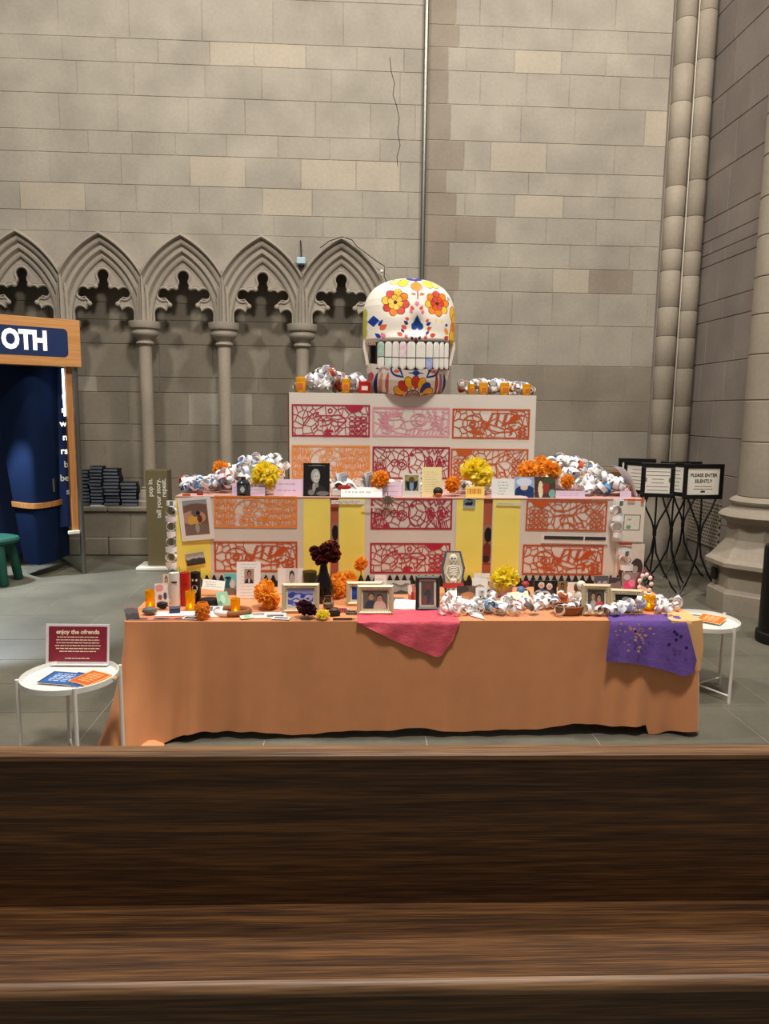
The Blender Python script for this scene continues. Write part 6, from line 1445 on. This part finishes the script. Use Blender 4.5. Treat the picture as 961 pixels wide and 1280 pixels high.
def cwall(f0, f1, za, zb_, off=0, th=.03):
    """wall between fractions f0,f1 along the curve and heights za,zb_; the curve widens to the left with height"""
    vs = []; fs = []; n = len(crv); ii = range(int(f0*(n-1)), int(f1*(n-1))+1)
    for i in ii:
        for z, first in ((za, 1), (zb_, 0)):
            k = (z-ZB0)/(zt2-ZB0); c = [crv[j].lerp(crt[j], k) for j in (max(i-1, 0), i, min(i+1, n-1))]
            d = (c[2]-c[0]).normalized(); nn = Vector((d.y, -d.x, 0)); a = c[1]+nn*off; b = c[1]+nn*(off-th)
            vs += [(a.x, a.y, z), (b.x, b.y, z)] if first else [(b.x, b.y, z), (a.x, a.y, z)]
    n2 = len(vs)//4
    for i in range(n2-1):
        for k in range(4): k2 = (k+1) % 4; fs.append((i*4+k, i*4+k2, (i+1)*4+k2, (i+1)*4+k))
    fs += [(0, 1, 2, 3), ((n2-1)*4+3, (n2-1)*4+2, (n2-1)*4+1, (n2-1)*4)]
    return MB().add(vs, fs)
cwl = cwall(0, 1, ZB0, zt2).build('curved_wall', M['navy'], bo, smooth=True)
zrail = ony(60, 630, q[2].y).z
cwall(.02, 1, zrail-.03, zrail+.03, .025, .03).build('grab_rail', M['oakv'], cwl, smooth=True)
pz = crv[22]; MB().box(pz.x-.01, pz.x+.012, pz.y-.045, pz.y-.02, zrail+.14, zrail+.30).build('handle_slot', M['steel'], cwl)
ip = [inv @ ony(x, y, 9.45) for x, y in ((-60, 468), (40, 468), (40, 600), (40, 692), (-60, 692))]
vs = [tuple(p) for p in ip]+[(p.x-.03, p.y+.05, p.z) for p in ip]; n = len(ip)
MB().add(vs, [tuple(range(n)), tuple(range(2*n-1, n-1, -1))]+[(i, (i+1) % n, (i+1) % n+n, i+n) for i in range(n)]).build('inner_wall', M['blue'], bo)
# added spot under the header, standing in for the booth's inner light
ld = bpy.data.lights.new('booth_spill_spot', 'SPOT'); ld.spot_size = R(74); ld.spot_blend = .12; ld.shadow_soft_size = .06; ld.energy = 460; ld.color = (.78, .9, 1)
lo = bpy.data.objects.new('booth_spill_spot', ld); C.objects.link(lo); lo.location = (-4.25, 8.25, zb-.04)
lo.rotation_euler = (Vector((-3.75, 7.75, 0))-Vector(lo.location)).to_track_quat('-Z', 'Y').to_euler()

# green stool
p = onz(30, 729, 0); sx_, sy_ = p.x-.33, p.y+.02
t = thing('stool', 'dark green stool with chunky legs beside the booth', 'stool', (sx_, sy_, 0), .2); hs = ony(15, 671, sy_).z
mb = MB(); n = 40; vs = []; rowsv = [(.86, hs-.075), (.97, hs-.06), (1., hs-.03), (.95, hs-.005), (.8, hs), (0, hs-.004)]
for rr, z in rowsv:
    for k in range(n): a = 2*PI*k/n; r_ = .27*rr*(1+.05*math.cos(4*a)); vs.append((r_*math.cos(a), r_*math.sin(a), z))
mb.add(vs, [(i*n+k, i*n+(k+1) % n, (i+1)*n+(k+1) % n, (i+1)*n+k) for i in range(len(rowsv)-1) for k in range(n)]+[tuple(reversed(range(n)))]).build('seat', M['stool'], t, smooth=True)
for k in range(4):
    a = PI/4+k*PI/2-.2; MB().tube([(.17*math.cos(a), .17*math.sin(a), hs-.06), (.21*math.cos(a), .21*math.sin(a), hs*.6), (.26*math.cos(a), .26*math.sin(a), .012), (.262*math.cos(a), .262*math.sin(a), 0)], [.055, .052, .05, .042], 12).build('leg', M['stool'], t, smooth=True)

# olive pylon
p = onz(195, 712, 0); Yp = p.y+.12; xl, xr = ony(185, 700, Yp-.11).x, ony(212, 700, Yp-.11).x; w = xr-xl; hp = ony(198, 588, Yp-.11).z
t = thing('pylon_sign', 'olive green upright sign pylon with pale vertical lettering', 'sign', ((xl+xr)/2, Yp, 0))
MB().cbox(-w/2-.13, w/2+.10, -.2, .2, 0, .045, .01).build('base_plate', M['off'], t)
py_ = MB().cbox(-w/2, w/2, -.11, .11, .045, hp, .003).build('column', M['olive'], t)
for k, (s, x) in enumerate((('pop in.', -w*.28), ('tell your story.', 0.02), ('repeat.', w*.33))):
    text(s, .082, (x, -.112, hp-.10), (PI/2, -PI/2, 0), M['white_print'], py_, align='RIGHT', off=.0006)

# stacks of black books on the bench
bk0 = ony(110, 632, 10.2); g = random.Random(9)
stacks = [(104, 115, 10, 10.16), (115, 131.5, 12, 10.10), (131, 152.5, 11, 10.16), (152.5, 174, 7, 10.12)]
BM = MB().cbox(-.5, .5, -.5, .5, 0, 1, .06).mesh('cover', M['book']); PM = MB().box(-.47, .47, -.505, -.49, .2, .8).mesh('page_edge', M['pages'])
for si, (a, b, n, Yb) in enumerate(stacks):
    xa, xb = ony(a, 620, Yb).x, ony(b, 620, Yb).x; w = xb-xa; z = .676; tops = (587, 582, 585, 602)[si]; zt3 = ony((a+b)/2, tops, Yb).z; th = (zt3-z)/n
    for k in range(n):
        od = ['lowest', 'second from the bottom', 'third from the bottom', 'fourth from the bottom', 'fifth from the bottom', 'sixth from the bottom', 'seventh from the bottom', 'eighth from the bottom', 'ninth from the bottom', 'tenth from the bottom', 'eleventh from the bottom', 'twelfth'][k] if k < n-1 else 'topmost'
        lab = 'black hymnal, '+od+', in the '+('leftmost', 'second', 'third', 'rightmost short')[si]+' stack on the bench'
        t = thing('hymnal', lab, 'book', ((xa+xb)/2+g.uniform(-.012, .012), Yb+g.uniform(-.015, .015), z), g.uniform(-.07, .07), 'hymnals stacked on the stone bench')
        link('cover', BM, t, (0, 0, 0), (0, 0, 0), (w*.93, .17, th*.97)); link('page_edge', PM, t, (0, 0, 0), (0, 0, 0), (w*.93, .17, th*.97)); z += th
p = ony(122, 631, 10.0); tag(MB().cbox(p.x-.09, p.x+.09, 9.96, 10.0, .676, .688, .002).build('paper_sheet', M['paper']), 'white folded paper in front of the hymnal stacks', 'paper')
